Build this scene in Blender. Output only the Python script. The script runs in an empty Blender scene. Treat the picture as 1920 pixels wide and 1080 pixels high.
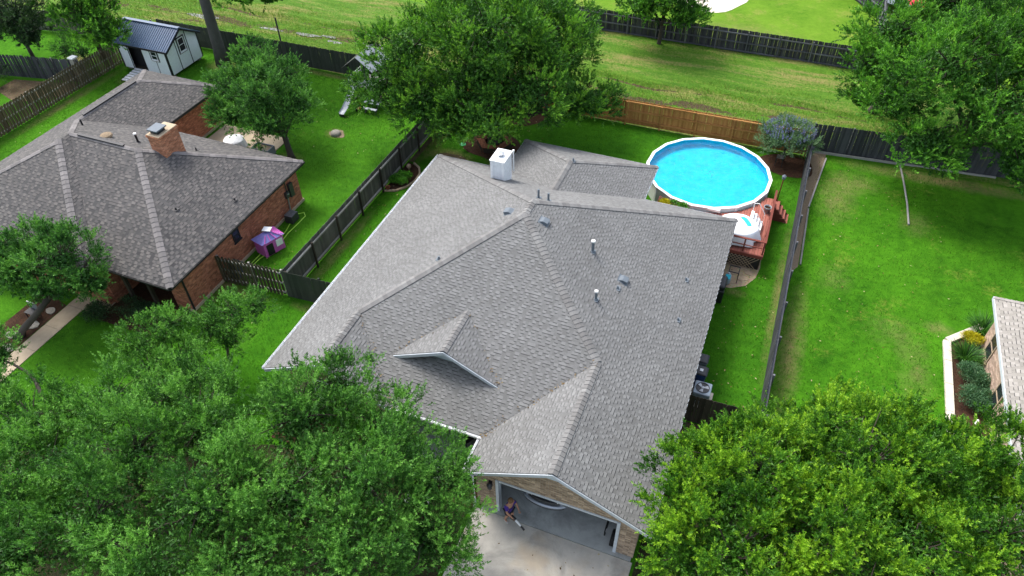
import bpy, bmesh, math, random
import numpy as np
from mathutils import Vector, Matrix
R = math.radians
random.seed(7); rng = np.random.default_rng(11)
S = bpy.context.scene
COL = S.collection

# ------------------------------------------------------------------ camera
cam = bpy.data.cameras.new('camera'); camo = bpy.data.objects.new('camera', cam); COL.objects.link(camo)
CAM = Vector((0, 0, 26.55))
cam.sensor_width = 36; cam.lens = 36 * 1352.6 / 1920; cam.clip_end = 2000; cam.clip_start = 0.5
_yaw, _pit, _rol = -0.387714, 0.769385, 0.017309
_f = Vector((math.sin(_yaw) * math.cos(_pit), math.cos(_yaw) * math.cos(_pit), -math.sin(_pit)))
_r = Vector((math.cos(_yaw), -math.sin(_yaw), 0)); _d = _f.cross(_r)
_r2 = _r * math.cos(_rol) + _d * math.sin(_rol); _d2 = -_r * math.sin(_rol) + _d * math.cos(_rol)
M = Matrix((_r2, -_d2, -_f)).transposed().to_4x4(); M.translation = CAM
camo.matrix_world = M
S.camera = camo

# ------------------------------------------------------------------ light
SUN_EL, SUN_DIR = R(56), Vector((-0.86, 0.51))      # plan direction towards the sun
W = bpy.data.worlds.new('World'); S.world = W; W.use_nodes = True
wn = W.node_tree; sky = wn.nodes.new('ShaderNodeTexSky'); sky.sky_type = 'NISHITA'; sky.sun_disc = False
sky.sun_elevation = SUN_EL; sky.sun_rotation = math.atan2(SUN_DIR.x, SUN_DIR.y); sky.air_density = 1.0; sky.dust_density = 3.0
hs = wn.nodes.new('ShaderNodeHueSaturation'); hs.inputs['Saturation'].default_value = .6      # hazy, whitish sky
wn.links.new(sky.outputs[0], hs.inputs['Color']); wn.links.new(hs.outputs[0], wn.nodes['Background'].inputs[0]); wn.nodes['Background'].inputs[1].default_value = 0.145
sl = bpy.data.lights.new('sun', 'SUN'); sl.energy = 1.5; sl.angle = R(20); sl.color = (1, .965, .91)
so = bpy.data.objects.new('sun', sl); COL.objects.link(so)
sv = Vector((SUN_DIR.x * math.cos(SUN_EL), SUN_DIR.y * math.cos(SUN_EL), math.sin(SUN_EL)))
so.rotation_euler = sv.to_track_quat('Z', 'Y').to_euler()
S.view_settings.view_transform = 'Standard'; S.view_settings.look = 'None'; S.view_settings.exposure = 1.34; S.view_settings.gamma = 1
S.render.engine = 'CYCLES'; S.cycles.max_bounces = 6; S.cycles.transparent_max_bounces = 6

# ------------------------------------------------------------------ object helpers
def lk(o, parent=None):
    COL.objects.link(o)
    if parent is not None: o.parent = parent
    return o
def tag(o, label=None, cat=None, group=None, kind=None):
    if label: o['label'] = label
    if cat: o['category'] = cat
    if group: o['group'] = group
    if kind: o['kind'] = kind
    return o
def thing(name, loc, label, cat, group=None):
    o = bpy.data.objects.new(name, None); o.location = loc; o.empty_display_size = .2
    return tag(lk(o), label, cat, group)
def rootloc(p):
    v = Vector((0, 0, 0))
    while p is not None: v += p.location; p = p.parent
    return v
class MB:
    "collects shapes in world coordinates"
    def __init__(s): s.v = []; s.f = []; s.m = []; s.mi = 0
    def add(s, v, f):
        b = len(s.v); s.v += [tuple(p) for p in v]; s.f += [tuple(i + b for i in q) for q in f]; s.m += [s.mi] * len(f); return s
    def box(s, a, b):
        x0, y0, z0 = a; x1, y1, z1 = b
        return s.add([(x0,y0,z0),(x1,y0,z0),(x1,y1,z0),(x0,y1,z0),(x0,y0,z1),(x1,y0,z1),(x1,y1,z1),(x0,y1,z1)],
                     [(3,2,1,0),(4,5,6,7),(0,1,5,4),(1,2,6,5),(2,3,7,6),(3,0,4,7)])
    def obox(s, c, ax, ay, az):
        c = Vector(c); ax, ay, az = Vector(ax), Vector(ay), Vector(az)
        v = [c + i*ax + j*ay + k*az for k in (-1,1) for i, j in ((-1,-1),(1,-1),(1,1),(-1,1))]
        return s.add(v, [(3,2,1,0),(4,5,6,7),(0,1,5,4),(1,2,6,5),(2,3,7,6),(3,0,4,7)])
    def bar(s, p, q, w, h=None, up=(0,0,1)):
        p, q = Vector(p), Vector(q); h = h or w; d = q - p; L = d.length; d = d / L; up = Vector(up)
        if abs(d.dot(up)) > .98: up = Vector((0,1,0)) if abs(d.y) < .9 else Vector((1,0,0))
        sd = d.cross(up).normalized(); u2 = sd.cross(d)
        return s.obox((p+q)/2, sd*w/2, d*L/2, u2*h/2)
    def tube(s, pts, rad, n=8, cap=True):
        pts = [Vector(p) for p in pts]
        if not hasattr(rad, '__len__'): rad = [rad]*len(pts)
        vs = []; fs = []
        for i, p in enumerate(pts):
            d = (pts[min(i+1, len(pts)-1)] - pts[max(i-1, 0)]).normalized()
            a = d.orthogonal().normalized() if abs(d.z) > .999 else Vector((0,0,1)).cross(d).normalized()
            b = d.cross(a)
            vs += [p + (a*math.cos(t) + b*math.sin(t))*rad[i] for t in [2*math.pi*k/n for k in range(n)]]
        for i in range(len(pts)-1):
            for k in range(n): fs.append((i*n+k, i*n+(k+1)%n, (i+1)*n+(k+1)%n, (i+1)*n+k))
        if cap: fs += [tuple(range(n))[::-1], tuple((len(pts)-1)*n + k for k in range(n))]
        return s.add(vs, fs)
    def lathe(s, c, prof, n=16, cap=True):
        c = Vector(c); vs = []; fs = []
        for r, z in prof: vs += [c + Vector((r*math.cos(2*math.pi*k/n), r*math.sin(2*math.pi*k/n), z)) for k in range(n)]
        for i in range(len(prof)-1):
            for k in range(n): fs.append((i*n+k, i*n+(k+1)%n, (i+1)*n+(k+1)%n, (i+1)*n+k))
        if cap: fs += [tuple(range(n))[::-1], tuple((len(prof)-1)*n + k for k in range(n))]
        return s.add(vs, fs)
    def prism(s, poly, d):
        "extrude a planar polygon (3D) along vector d"
        d = Vector(d); n = len(poly); poly = [Vector(p) for p in poly]
        fs = [tuple(range(n))[::-1], tuple(range(n, 2*n))] + [(i, (i+1)%n, (i+1)%n+n, i+n) for i in range(n)]
        return s.add(poly + [p+d for p in poly], fs)
    def mesh(s, name, mats, off=(0,0,0), smooth=False):
        me = bpy.data.meshes.new(name); o = Vector(off)
        me.from_pydata([(p[0]-o.x, p[1]-o.y, p[2]-o.z) for p in s.v], [], s.f)
        for m in (mats if isinstance(mats, (list, tuple)) else [mats]): me.materials.append(m)
        if any(s.m): me.polygons.foreach_set('material_index', s.m)
        if smooth: me.shade_smooth()
        me.update(); return me
    def build(s, name, mat, parent=None, smooth=False, at=None, fix=True):
        off = rootloc(parent) if parent is not None else Vector(at or (0,0,0))
        me = s.mesh(name, mat, off, smooth)
        if fix:
            bm = bmesh.new(); bm.from_mesh(me); bmesh.ops.recalc_face_normals(bm, faces=bm.faces); bm.to_mesh(me); bm.free()
        o = bpy.data.objects.new(name, me)
        if parent is None: o.location = off
        return lk(o, parent)
def bevel(o, w=.01, n=2):
    m = o.modifiers.new('bevel', 'BEVEL'); m.width = w; m.segments = n; m.limit_method = 'ANGLE'; return o
def piece(name, me, parent, mat4):
    "a repeated piece that shares its mesh; mat4 is in world coordinates"
    o = bpy.data.objects.new(name, me); COL.objects.link(o); o.parent = parent
    m = mat4.copy(); m.translation = m.translation - rootloc(parent); o.matrix_basis = m; return o
def frame(o, x, y, z):
    m = Matrix((x, y, z)).transposed().to_4x4(); m.translation = Vector(o); return m

# ------------------------------------------------------------------ material helpers
class NT:
    def __init__(s, name):
        s.m = bpy.data.materials.new(name); s.m.use_nodes = True; s.t = s.m.node_tree; s.t.nodes.clear()
        s.out = s.t.nodes.new('ShaderNodeOutputMaterial')
    def n(s, typ, ins=None, **kw):
        nd = s.t.nodes.new('ShaderNode' + typ)
        for k, v in kw.items(): setattr(nd, k, v)
        for k, v in (ins or {}).items():
            if isinstance(v, bpy.types.NodeSocket): s.t.links.new(v, nd.inputs[k])
            else: nd.inputs[k].default_value = v
        return nd
    def pos(s): return s.n('NewGeometry').outputs['Position']
    def obj(s): return s.n('TexCoord').outputs['Object']
    def rnd(s): return s.n('ObjectInfo').outputs['Random']
    def map(s, v, scale=(1,1,1), loc=(0,0,0), rot=(0,0,0)): return s.n('Mapping', {'Vector': v, 'Scale': scale, 'Location': loc, 'Rotation': rot}).outputs[0]
    def noise(s, v, scale, detail=4, rough=.55, dist=0): return s.n('TexNoise', {'Vector': v, 'Scale': scale, 'Detail': detail, 'Roughness': rough, 'Distortion': dist}).outputs[0]
    def ramp(s, f, stops, mode='LINEAR'):
        r = s.n('ValToRGB', {'Fac': f}); r.color_ramp.interpolation = mode; e = r.color_ramp.elements
        while len(e) < len(stops): e.new(.5)
        for el, (p, c) in zip(e, stops):
            el.position = p; el.color = (c, c, c, 1) if not hasattr(c, '__len__') else (*c, 1)
        return r.outputs[0]
    def mix(s, f, a, b, typ='MIX'):
        nd = s.n('Mix', data_type='RGBA', blend_type=typ)
        for k, v in ((0, f), (6, a), (7, b)):
            if isinstance(v, bpy.types.NodeSocket): s.t.links.new(v, nd.inputs[k])
            else: nd.inputs[k].default_value = v if k == 0 else (*v, 1)
        return nd.outputs[2]
    def math(s, op, a, b=0.0, c=None):
        nd = s.n('Math', operation=op)
        for k, v in ((0, a), (1, b), (2, c)):
            if v is None: continue
            if isinstance(v, bpy.types.NodeSocket): s.t.links.new(v, nd.inputs[k])
            else: nd.inputs[k].default_value = v
        return nd.outputs[0]
    def sep(s, v): return s.n('SeparateXYZ', {0: v}).outputs
    def bump(s, h, strength=.3, dist=.02): return s.n('Bump', {'Height': h, 'Strength': strength, 'Distance': dist}).outputs[0]
    def surf(s, col, rough=.7, spec=.3, metal=0, nrm=None, **kw):
        i = {'Base Color': col if isinstance(col, bpy.types.NodeSocket) else (*col, 1), 'Roughness': rough, 'Specular IOR Level': spec, 'Metallic': metal}
        if nrm is not None: i['Normal'] = nrm
        i.update(kw); b = s.n('BsdfPrincipled', i); s.t.links.new(b.outputs[0], s.out.inputs[0]); return s.m
    def end(s, sh): s.t.links.new(sh, s.out.inputs[0]); return s.m

MAT = {}
def paint(name, col, rough=.55, spec=.35, metal=0, var=.12, scale=6, bump=0.05):
    "paint / plastic / metal with slight soiling"
    t = NT(name); p = t.pos(); n = t.noise(p, scale, 5, .6)
    d = t.ramp(n, [(.3, tuple(c*(1-var) for c in col)), (.7, tuple(min(1, c*(1+var*.5)) for c in col))])
    g = t.noise(t.map(p, (3, 3, .6)), scale*.7, 4, .6)
    d = t.mix(t.ramp(g, [(.5, 0), (.8, var)]), d, (.16, .14, .11))
    MAT[name] = t.surf(d, rough, spec, metal, t.bump(t.noise(p, 90, 2), bump, .004)); return MAT[name]

def grass(name, dark, light, dry, dryamt, big=.25, stripes=None, dirt=None, patches=()):
    t = NT(name); p = t.pos()
    n1 = t.noise(p, big, 4, .6); n2 = t.noise(p, 2.3, 5, .65); n3 = t.noise(p, 17, 4, .7); n4 = t.noise(p, 55, 3, .7)
    f = t.math('ADD', t.math('MULTIPLY', n1, .40), t.math('MULTIPLY', n2, .34))
    f = t.math('ADD', f, t.math('ADD', t.math('MULTIPLY', n3, .30), t.math('MULTIPLY', n4, .26)))
    if stripes:
        w = t.n('TexWave', {'Vector': t.map(p, rot=(0, 0, stripes[1])), 'Scale': stripes[0], 'Distortion': 1.4, 'Detail': 3, 'Detail Scale': 1.5}, wave_type='BANDS').outputs[1]
        f = t.math('ADD', f, t.math('MULTIPLY', t.math('SUBTRACT', w, .5), stripes[2]))
    c = t.ramp(f, [(.50, dark), (.64, tuple((a+b)/2 for a, b in zip(dark, light))), (.80, light)])
    dn = t.math('ADD', t.math('MULTIPLY', t.noise(p, .42, 3, .6), .62), t.math('MULTIPLY', t.noise(p, 5, 4, .7), .38))
    c = t.mix(t.ramp(dn, [(.60 - dryamt*.3, 0), (.74 - dryamt*.2, .75)]), c, dry)
    if dirt: c = t.mix(t.ramp(t.noise(p, dirt[1], 5, .7), [(dirt[2], 0), (dirt[2]+.1, .9)]), c, dirt[0])
    pm = None; px, py, pz = t.sep(p)
    for cx_, cy_, rx_, ry_, k_ in patches:
        dx = t.math('DIVIDE', t.math('SUBTRACT', px, cx_), rx_); dy = t.math('DIVIDE', t.math('SUBTRACT', py, cy_), ry_)
        q = t.math('MULTIPLY', t.math('MAXIMUM', t.math('SUBTRACT', 1.0, t.math('SQRT', t.math('ADD', t.math('MULTIPLY', dx, dx), t.math('MULTIPLY', dy, dy)))), 0.0), k_)
        pm = q if pm is None else t.math('ADD', pm, q)
    if pm is not None:
        tex = t.math('ADD', t.math('MULTIPLY', t.noise(p, 1.3, 4, .7), .5), t.math('MULTIPLY', t.noise(p, 7, 5, .75), .5))
        f2 = t.math('MULTIPLY', pm, t.math('MULTIPLY', t.math('SUBTRACT', tex, .30), 4.0)); c = t.mix(t.ramp(f2, [(.12, 0), (.95, .9)]), c, t.mix(n4, (.13,.11,.045), (.30,.25,.11)))
    h = t.math('ADD', t.math('MULTIPLY', n4, .6), t.math('MULTIPLY', t.noise(p, 120, 2, .6), .6))
    MAT[name] = t.surf(c, .95, .03, 0, t.bump(h, .8, .05)); return MAT[name]
grass('grass_mid', (.016,.078,.006), (.062,.215,.010), (.13,.19,.03), -.12, patches=((-18.6,35.4,2.0,1.2,1.2), (-15.2,36.0,1.6,1.0,1.0), (2.75,30,.45,9,.8), (-20.4,38,.9,5,1.0), (.6,29.2,1.0,.5,.7), (-20.6,25,.6,5,.8), (-19,20.2,2.2,.5,.9)))
grass('grass_left', (.021,.086,.007), (.078,.245,.013), (.17,.22,.04), -.05, patches=((-24.6,21.0,.7,2,.8), (-27.2,35.2,1.0,.8,1.2), (-21.6,30,.7,9,.8), (-40.5,40.6,2.2,1.4,1.0), (-47.9,32,.7,8,.9), (-46,36.2,1.6,1.2,.7), (-52.5,37.6,2.0,1.2,1.2), (-33,42.2,7,.5,.9), (-28.4,31.5,1.4,1.1,.8), (-23.5,20.0,2.2,.6,.9), (-24.8,18.6,.5,2,.9)))
grass('grass_right', (.018,.084,.005), (.078,.252,.011), (.20,.245,.04), .14, stripes=(.30, .12, .03), patches=((5.0,39.5,1.8,3.6,.75), (3.8,26,.9,7,.9), (8.4,29.2,2.4,2.0,.45), (6.2,41.6,2.4,1.6,.6), (5.4,32.2,1.6,2.2,.45), (9.4,26.6,1.4,2.6,.5), (9.4,38.6,1.4,2,.6), (11,43.6,8,1.0,1.1), (10.5,30.2,1.0,.8,.7)))
grass('grass_far', (.06,.155,.010), (.15,.27,.025), (.26,.23,.07), .22, patches=((-4,60,9,3.5,.7), (2,58.5,6,1.4,.9), (-18,60,6,3,.6)))
def field_mat():
    t = NT('grass_field'); p = t.pos(); st = t.map(p, (.22, 1.3, 1))
    n1 = t.noise(st, .55, 5, .65, .4); n2 = t.noise(st, 2.2, 5, .65); n3 = t.noise(p, 6, 5, .7); n4 = t.noise(p, 28, 4, .7)
    f = t.math('ADD', t.math('MULTIPLY', n2, .4), t.math('ADD', t.math('MULTIPLY', n3, .3), t.math('MULTIPLY', n4, .3)))
    c = t.ramp(f, [(.36, (.034,.105,.009)), (.52, (.080,.180,.016)), (.66, (.155,.23,.032))])
    d = t.math('ADD', t.math('MULTIPLY', n1, .65), t.math('MULTIPLY', n3, .35))
    c = t.mix(t.ramp(d, [(.49, 0), (.63, .8)]), c, t.mix(n4, (.20,.15,.055), (.34,.27,.12)))
    z = t.sep(p)[2]
    c = t.mix(t.ramp(t.math('ADD', z, t.math('MULTIPLY', n3, .10)), [(-.05, 1), (.0, 0)]), c, (.085, .062, .036))
    MAT['grass_field'] = t.surf(c, .9, .1, 0, t.bump(n4, .9, .06))
field_mat()

def soil(name, a, b, scale=14, bump=.7):
    t = NT(name); p = t.pos(); n = t.noise(p, scale, 6, .75); n2 = t.noise(p, 1.4, 4)
    v = t.n('TexVoronoi', {'Vector': p, 'Scale': scale*2.2}).outputs[1]
    c = t.mix(.35, t.ramp(t.math('ADD', t.math('MULTIPLY', n, .6), t.math('MULTIPLY', n2, .4)), [(.36, a), (.64, b)]), t.mix(.5, a, v), 'OVERLAY')
    MAT[name] = t.surf(c, .95, .1, 0, t.bump(n, bump, .05))
soil('mulch', (.030,.016,.010), (.10,.055,.034)); soil('dirt', (.075,.055,.032), (.19,.145,.085)); soil('sand_stone', (.30,.24,.15), (.46,.38,.26), 9, .4)

def concrete(name, a, b, stain=(.10,.095,.085), samt=.6, warm=None):
    t = NT(name); p = t.pos(); n = t.noise(p, 1.1, 6, .62); f = t.noise(p, 40, 4, .7)
    c = t.ramp(t.math('ADD', t.math('MULTIPLY', n, .7), t.math('MULTIPLY', f, .3)), [(.35, a), (.65, b)])
    c = t.mix(t.ramp(t.noise(p, .55, 6, .68, .5), [(.46, 0), (.68, samt)]), c, stain)
    if warm: c = t.mix(t.ramp(t.noise(t.map(p, loc=(3.1, 1.7, 0)), .5, 3, .6), [(.50, 0), (.70, .65)]), c, warm)
    s = t.n('TexVoronoi', {'Vector': p, 'Scale': 3.1}).outputs[0]
    c = t.mix(t.ramp(s, [(.0, .8), (.07, 0)]), c, (.05,.045,.04))
    MAT[name] = t.surf(c, .85, .2, 0, t.bump(f, .25, .01)); return MAT[name]
concrete('concrete_drive', (.36,.34,.305), (.53,.50,.44), (.20,.195,.18), .75, (.46,.37,.26))
concrete('concrete_garage', (.30,.315,.305), (.42,.435,.42), (.15,.155,.15), .85)
concrete('concrete_pale', (.50,.45,.37), (.66,.60,.50), (.33,.30,.25), .3)
concrete('concrete_tan', (.36,.29,.20), (.50,.41,.29), (.25,.20,.14), .4)

def shingle(name, cols, rough=.9, cap=False):
    t = NT(name); p = t.pos()
    a = t.n('Attribute', attribute_name='tint', attribute_type='GEOMETRY').outputs['Fac']
    f = t.math('ADD', a, t.math('MULTIPLY', t.math('SUBTRACT', t.rnd(), .5), .45 if not cap else 1.0))
    c = t.ramp(f, cols); edge_shade = t.n('Attribute', attribute_name='edge', attribute_type='GEOMETRY').outputs['Fac']
    g = t.noise(p, 160, 2, .8); w = t.noise(p, .45, 4, .6)
    c = t.mix(.5, c, t.ramp(g, [(.3, .62), (.7, 1.25)]), 'MULTIPLY')
    c = t.mix(.55, c, t.ramp(w, [(.3, .78), (.7, 1.12)]), 'MULTIPLY')
    st = t.noise(t.map(p, (2.2, 2.2, .5)), .9, 5, .65)
    c = t.mix(t.ramp(st, [(.55, 0), (.8, .35)]), c, (.09,.085,.075))
    c = t.mix(edge_shade, c, (.022,.022,.024))      # cut asphalt edge, plus raised tabs' shadow line put into the colour
    MAT[name] = t.surf(c, rough, .28, 0, t.bump(g, .5, .006))
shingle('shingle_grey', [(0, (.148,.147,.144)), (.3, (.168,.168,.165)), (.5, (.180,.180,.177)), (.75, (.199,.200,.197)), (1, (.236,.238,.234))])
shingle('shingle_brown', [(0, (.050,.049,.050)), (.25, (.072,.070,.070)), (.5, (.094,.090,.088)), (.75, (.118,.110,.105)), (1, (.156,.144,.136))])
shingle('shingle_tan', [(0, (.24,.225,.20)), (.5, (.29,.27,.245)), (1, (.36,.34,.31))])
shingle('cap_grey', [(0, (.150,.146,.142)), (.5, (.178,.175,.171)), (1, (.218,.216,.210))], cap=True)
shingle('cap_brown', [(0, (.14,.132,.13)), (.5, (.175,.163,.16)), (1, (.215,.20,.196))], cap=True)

def brick(name, c1, c2, mort, sc=1.0):
    t = NT(name); p = t.pos(); x, y, z = t.sep(p)
    v = t.n('CombineXYZ', {0: t.math('ADD', x, y), 1: z, 2: 0.0}).outputs[0]
    b = t.n('TexBrick', {'Vector': v, 'Color1': (*c1, 1), 'Color2': (*c2, 1), 'Mortar': (*mort, 1), 'Scale': 1.0, 'Mortar Size': .007, 'Brick Width': .21*sc, 'Row Height': .075*sc, 'Bias': -.1}, offset=.5)
    n = t.noise(p, 9, 4, .7); w = t.n('TexWhiteNoise', {0: t.n('VectorMath', {0: t.map(v, (1/.21, 1/.075, 1))}, operation='FLOOR').outputs[0]}).outputs[0]
    c = t.mix(.7, b.outputs[0], t.ramp(w, [(0, .55), (.6, 1.0), (1, 1.5)]), 'MULTIPLY'); c = t.mix(.4, c, t.ramp(n, [(.3, .6), (.7, 1.3)]), 'MULTIPLY')
    MAT[name] = t.surf(c, .9, .2, 0, t.bump(t.math('SUBTRACT', n, b.outputs[1]), .6, .012))
brick('brick_red', (.33,.105,.055), (.45,.165,.085), (.32,.21,.16)); brick('brick_tan', (.27,.185,.12), (.46,.34,.23), (.38,.33,.28)); brick('brick_pink', (.40,.27,.20), (.50,.36,.28), (.48,.40,.33))
brick('brick_chimney', (.36,.13,.065), (.50,.21,.115), (.36,.25,.18))

def wood(name, dark, light, green=None, axis=2):
    t = NT(name); o = t.obj(); r = t.rnd(); p = t.pos()
    off = t.n('CombineXYZ', {0: t.math('MULTIPLY', r, 37.0), 1: t.math('MULTIPLY', r, 91.0), 2: t.math('MULTIPLY', r, 53.0)}).outputs[0]
    v = t.n('VectorMath', {0: o, 1: off}, operation='ADD').outputs[0]
    sc = [14, 14, 14]; sc[axis] = .9
    g = t.noise(t.map(v, tuple(sc)), 2.2, 5, .7, .3); b = t.noise(p, 1.2, 4, .6)
    f = t.math('ADD', t.math('MULTIPLY', g, .55), t.math('MULTIPLY', r, .45))
    c = t.ramp(f, [(.22, dark), (.75, light)])
    c = t.mix(.6, c, t.ramp(b, [(.3, .7), (.7, 1.15)]), 'MULTIPLY')
    if green: c = t.mix(t.ramp(t.noise(p, .7, 4, .6), [(.45, 0), (.7, .6)]), c, green)
    MAT[name] = t.surf(c, .85, .2, 0, t.bump(g, .5, .006))
wood('wood_brown', (.075,.060,.038), (.165,.135,.085), (.075,.085,.040))
wood('wood_greyed', (.060,.060,.054), (.150,.148,.132), (.055,.070,.048))
wood('wood_mossy', (.040,.034,.022), (.105,.088,.055), (.042,.052,.028))
wood('wood_rail', (.22,.215,.195), (.36,.35,.32))
wood('wood_rail_h', (.22,.215,.195), (.36,.35,.32), None, 0)
wood('wood_black', (.024,.026,.030), (.080,.083,.090))
wood('wood_black_rail', (.085,.09,.10), (.15,.155,.17))
wood('wood_green', (.028,.034,.028), (.060,.066,.055), (.036,.048,.034))
wood('wood_new', (.30,.135,.04), (.47,.235,.078))
wood('wood_new_h', (.30,.14,.042), (.45,.225,.075), None, 0)
wood('wood_darkbrown', (.022,.018,.014), (.055,.045,.034))
wood('deck_red', (.25,.085,.062), (.38,.14,.105), None, 1)
wood('deck_red_rail', (.14,.038,.028), (.24,.07,.05), None, 1)
wood('bench_wood', (.13,.045,.02), (.22,.085,.04), None, 0)
wood('bark', (.040,.034,.028), (.095,.082,.068)); wood('bark_grey', (.060,.058,.056), (.13,.125,.118)); wood('twig', (.030,.025,.019), (.07,.058,.046))
paint('white_trim', (.74,.76,.78)); paint('grey_trim', (.50,.54,.58)); paint('white_bright', (.86,.87,.88), .35); paint('shed_white', (.76,.81,.85), .6, .3, 0, .06)
paint('black_trim', (.016,.016,.020), .5); paint('dark_metal', (.05,.05,.055), .45, .5, .3); paint('grey_metal', (.34,.36,.38), .4, .5, .6); paint('lead', (.13,.155,.18), .65, .3, .1)
paint('shed_metal', (.075,.125,.215), .4, .5, .0, .08); paint('black_plastic', (.018,.019,.022), .4, .5); paint('grey_plastic', (.21,.23,.25), .5); paint('blue_plastic', (.012,.05,.18), .45, .5)
paint('pool_white', (.85,.86,.87), .35, .45, 0, .03); paint('pvc_white', (.78,.78,.76), .4); paint('cloth_white', (.82,.83,.84), .9, .1, 0, .05); paint('cloth_teal', (.04,.38,.46), .9, .1)
paint('pink', (.62,.13,.48), .5, .4, 0, .15); paint('purple', (.22,.20,.50), .5, .4, 0, .15); paint('red_plastic', (.48,.012,.02), .4, .5); paint('slide_grey', (.42,.45,.50), .35, .4)
paint('hose_green', (.36,.68,.06), .4, .4); paint('terracotta', (.30,.11,.055), .8); paint('car_silver', (.38,.41,.46), .28, .6, .5, .05); paint('rubber', (.014,.014,.014), .8, .2)
paint('swing_green', (.03,.50,.12), .4, .4); paint('ac_case', (.36,.43,.49), .5, .4); paint('stone_grey', (.30,.28,.24), .9, .2, 0, .3, 12, .4); paint('gable_blue', (.50,.56,.62), .6)
paint('gravel_tan', (.26,.20,.135), .95, .1, 0, .3, 20, .6); paint('umbrella_red', (.52,.03,.06), .8, .15); paint('interior', (.20,.19,.17), .9, .1); paint('stone_tan', (.40,.31,.21), .9, .2, 0, .25, 8, .4)
paint('shirt', (.060,.034,.20), .9, .1, 0, .1); paint('skin', (.38,.20,.13), .6, .3, 0, .05); paint('shorts', (.025,.026,.035), .9, .1); paint('hair', (.14,.075,.035), .7, .3); paint('shoe', (.45,.42,.40), .7, .2)
def glass(name, col=(.02,.025,.03)):
    t = NT(name); MAT[name] = t.surf(col, .06, .6, 0)
glass('window_glass')
def water_mat():
    t = NT('pool_water'); p = t.pos()
    n = t.noise(p, 2.2, 5, .62, .8); b = t.bump(n, .7, .10)
    gl = t.n('BsdfGlossy', {'Color': (1,1,1,1), 'Roughness': .12, 'Normal': b}).outputs[0]
    tr = t.n('BsdfTransparent', {'Color': (.20,.95,1.0,1)}).outputs[0]
    fr = t.n('Fresnel', {'IOR': 1.33, 'Normal': b}).outputs[0]
    MAT['pool_water'] = t.end(t.n('MixShader', {0: fr, 1: tr, 2: gl}).outputs[0])
    t = NT('pool_liner'); p = t.pos(); v = t.noise(p, 1.3, 4, .6)
    MAT['pool_liner'] = t.surf(t.ramp(v, [(.35, (.004,.40,.57)), (.65, (.008,.50,.64))]), .6, .2)
    t = NT('puddle'); p = t.pos(); MAT['puddle'] = t.surf(t.ramp(t.noise(p, 3, 4), [(.4, (.10,.10,.085)), (.6, (.16,.155,.135))]), .07, .6, 0, t.bump(t.noise(p, 9, 2), .03, .01))
water_mat()
def leafmat(name, dark, mid, light, trans=.24, rough=.5, spec=.25):
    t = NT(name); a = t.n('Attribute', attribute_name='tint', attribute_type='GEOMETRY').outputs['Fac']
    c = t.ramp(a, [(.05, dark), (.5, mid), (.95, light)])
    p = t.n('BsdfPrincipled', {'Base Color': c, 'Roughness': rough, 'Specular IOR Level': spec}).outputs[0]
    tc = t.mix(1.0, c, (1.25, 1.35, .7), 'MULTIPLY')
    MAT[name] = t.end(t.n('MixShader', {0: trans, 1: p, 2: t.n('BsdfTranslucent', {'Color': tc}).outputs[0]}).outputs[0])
leafmat('leaf_oak', (0.0177,0.0662,0.0092), (0.0681,0.2054,0.0243), (0.2249,0.4591,0.0421))
leafmat('leaf_blue', (0.0186,0.0696,0.0116), (0.0696,0.2088,0.0302), (0.1914,0.4234,0.0719))
leafmat('leaf_lime', (0.0198,0.0814,0.0077), (0.0792,0.2255,0.0154), (0.2695,0.4730,0.0264))
leafmat('leaf_right', (0.0167,0.0653,0.0093), (0.0691,0.2192,0.0234), (0.1886,0.4441,0.0410))
leafmat('leaf_yard', (0.0171,0.0651,0.0126), (0.0655,0.1977,0.0361), (0.1670,0.3774,0.0674))
leafmat('leaf_pecan', (0.0197,0.0707,0.0090), (0.0769,0.2308,0.0226), (0.2148,0.4769,0.0435))
leafmat('leaf_dark', (0.0083,0.0248,0.0099), (0.0314,0.0731,0.0285), (0.0756,0.1452,0.0525))
leafmat('leaf_sage', (0.062,0.131,0.056), (0.125,0.225,0.106), (0.213,0.325,0.175))
leafmat('leaf_lav', (.10,.11,.26), (.17,.18,.40), (.28,.29,.52))
leafmat('leaf_yellow', (.30,.28,.010), (.48,.42,.015), (.60,.55,.03))
leafmat('leaf_juniper', (0.037,0.106,0.050), (0.081,0.188,0.088), (0.150,0.269,0.138))
leafmat('leaf_blade', (0.0105,0.0413,0.0072), (0.0351,0.1311,0.0190), (0.1074,0.2745,0.0378))
leafmat('leaf_shrub', (0.0171,0.0688,0.0083), (0.0655,0.2251,0.0209), (0.1525,0.4270,0.0451))

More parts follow.
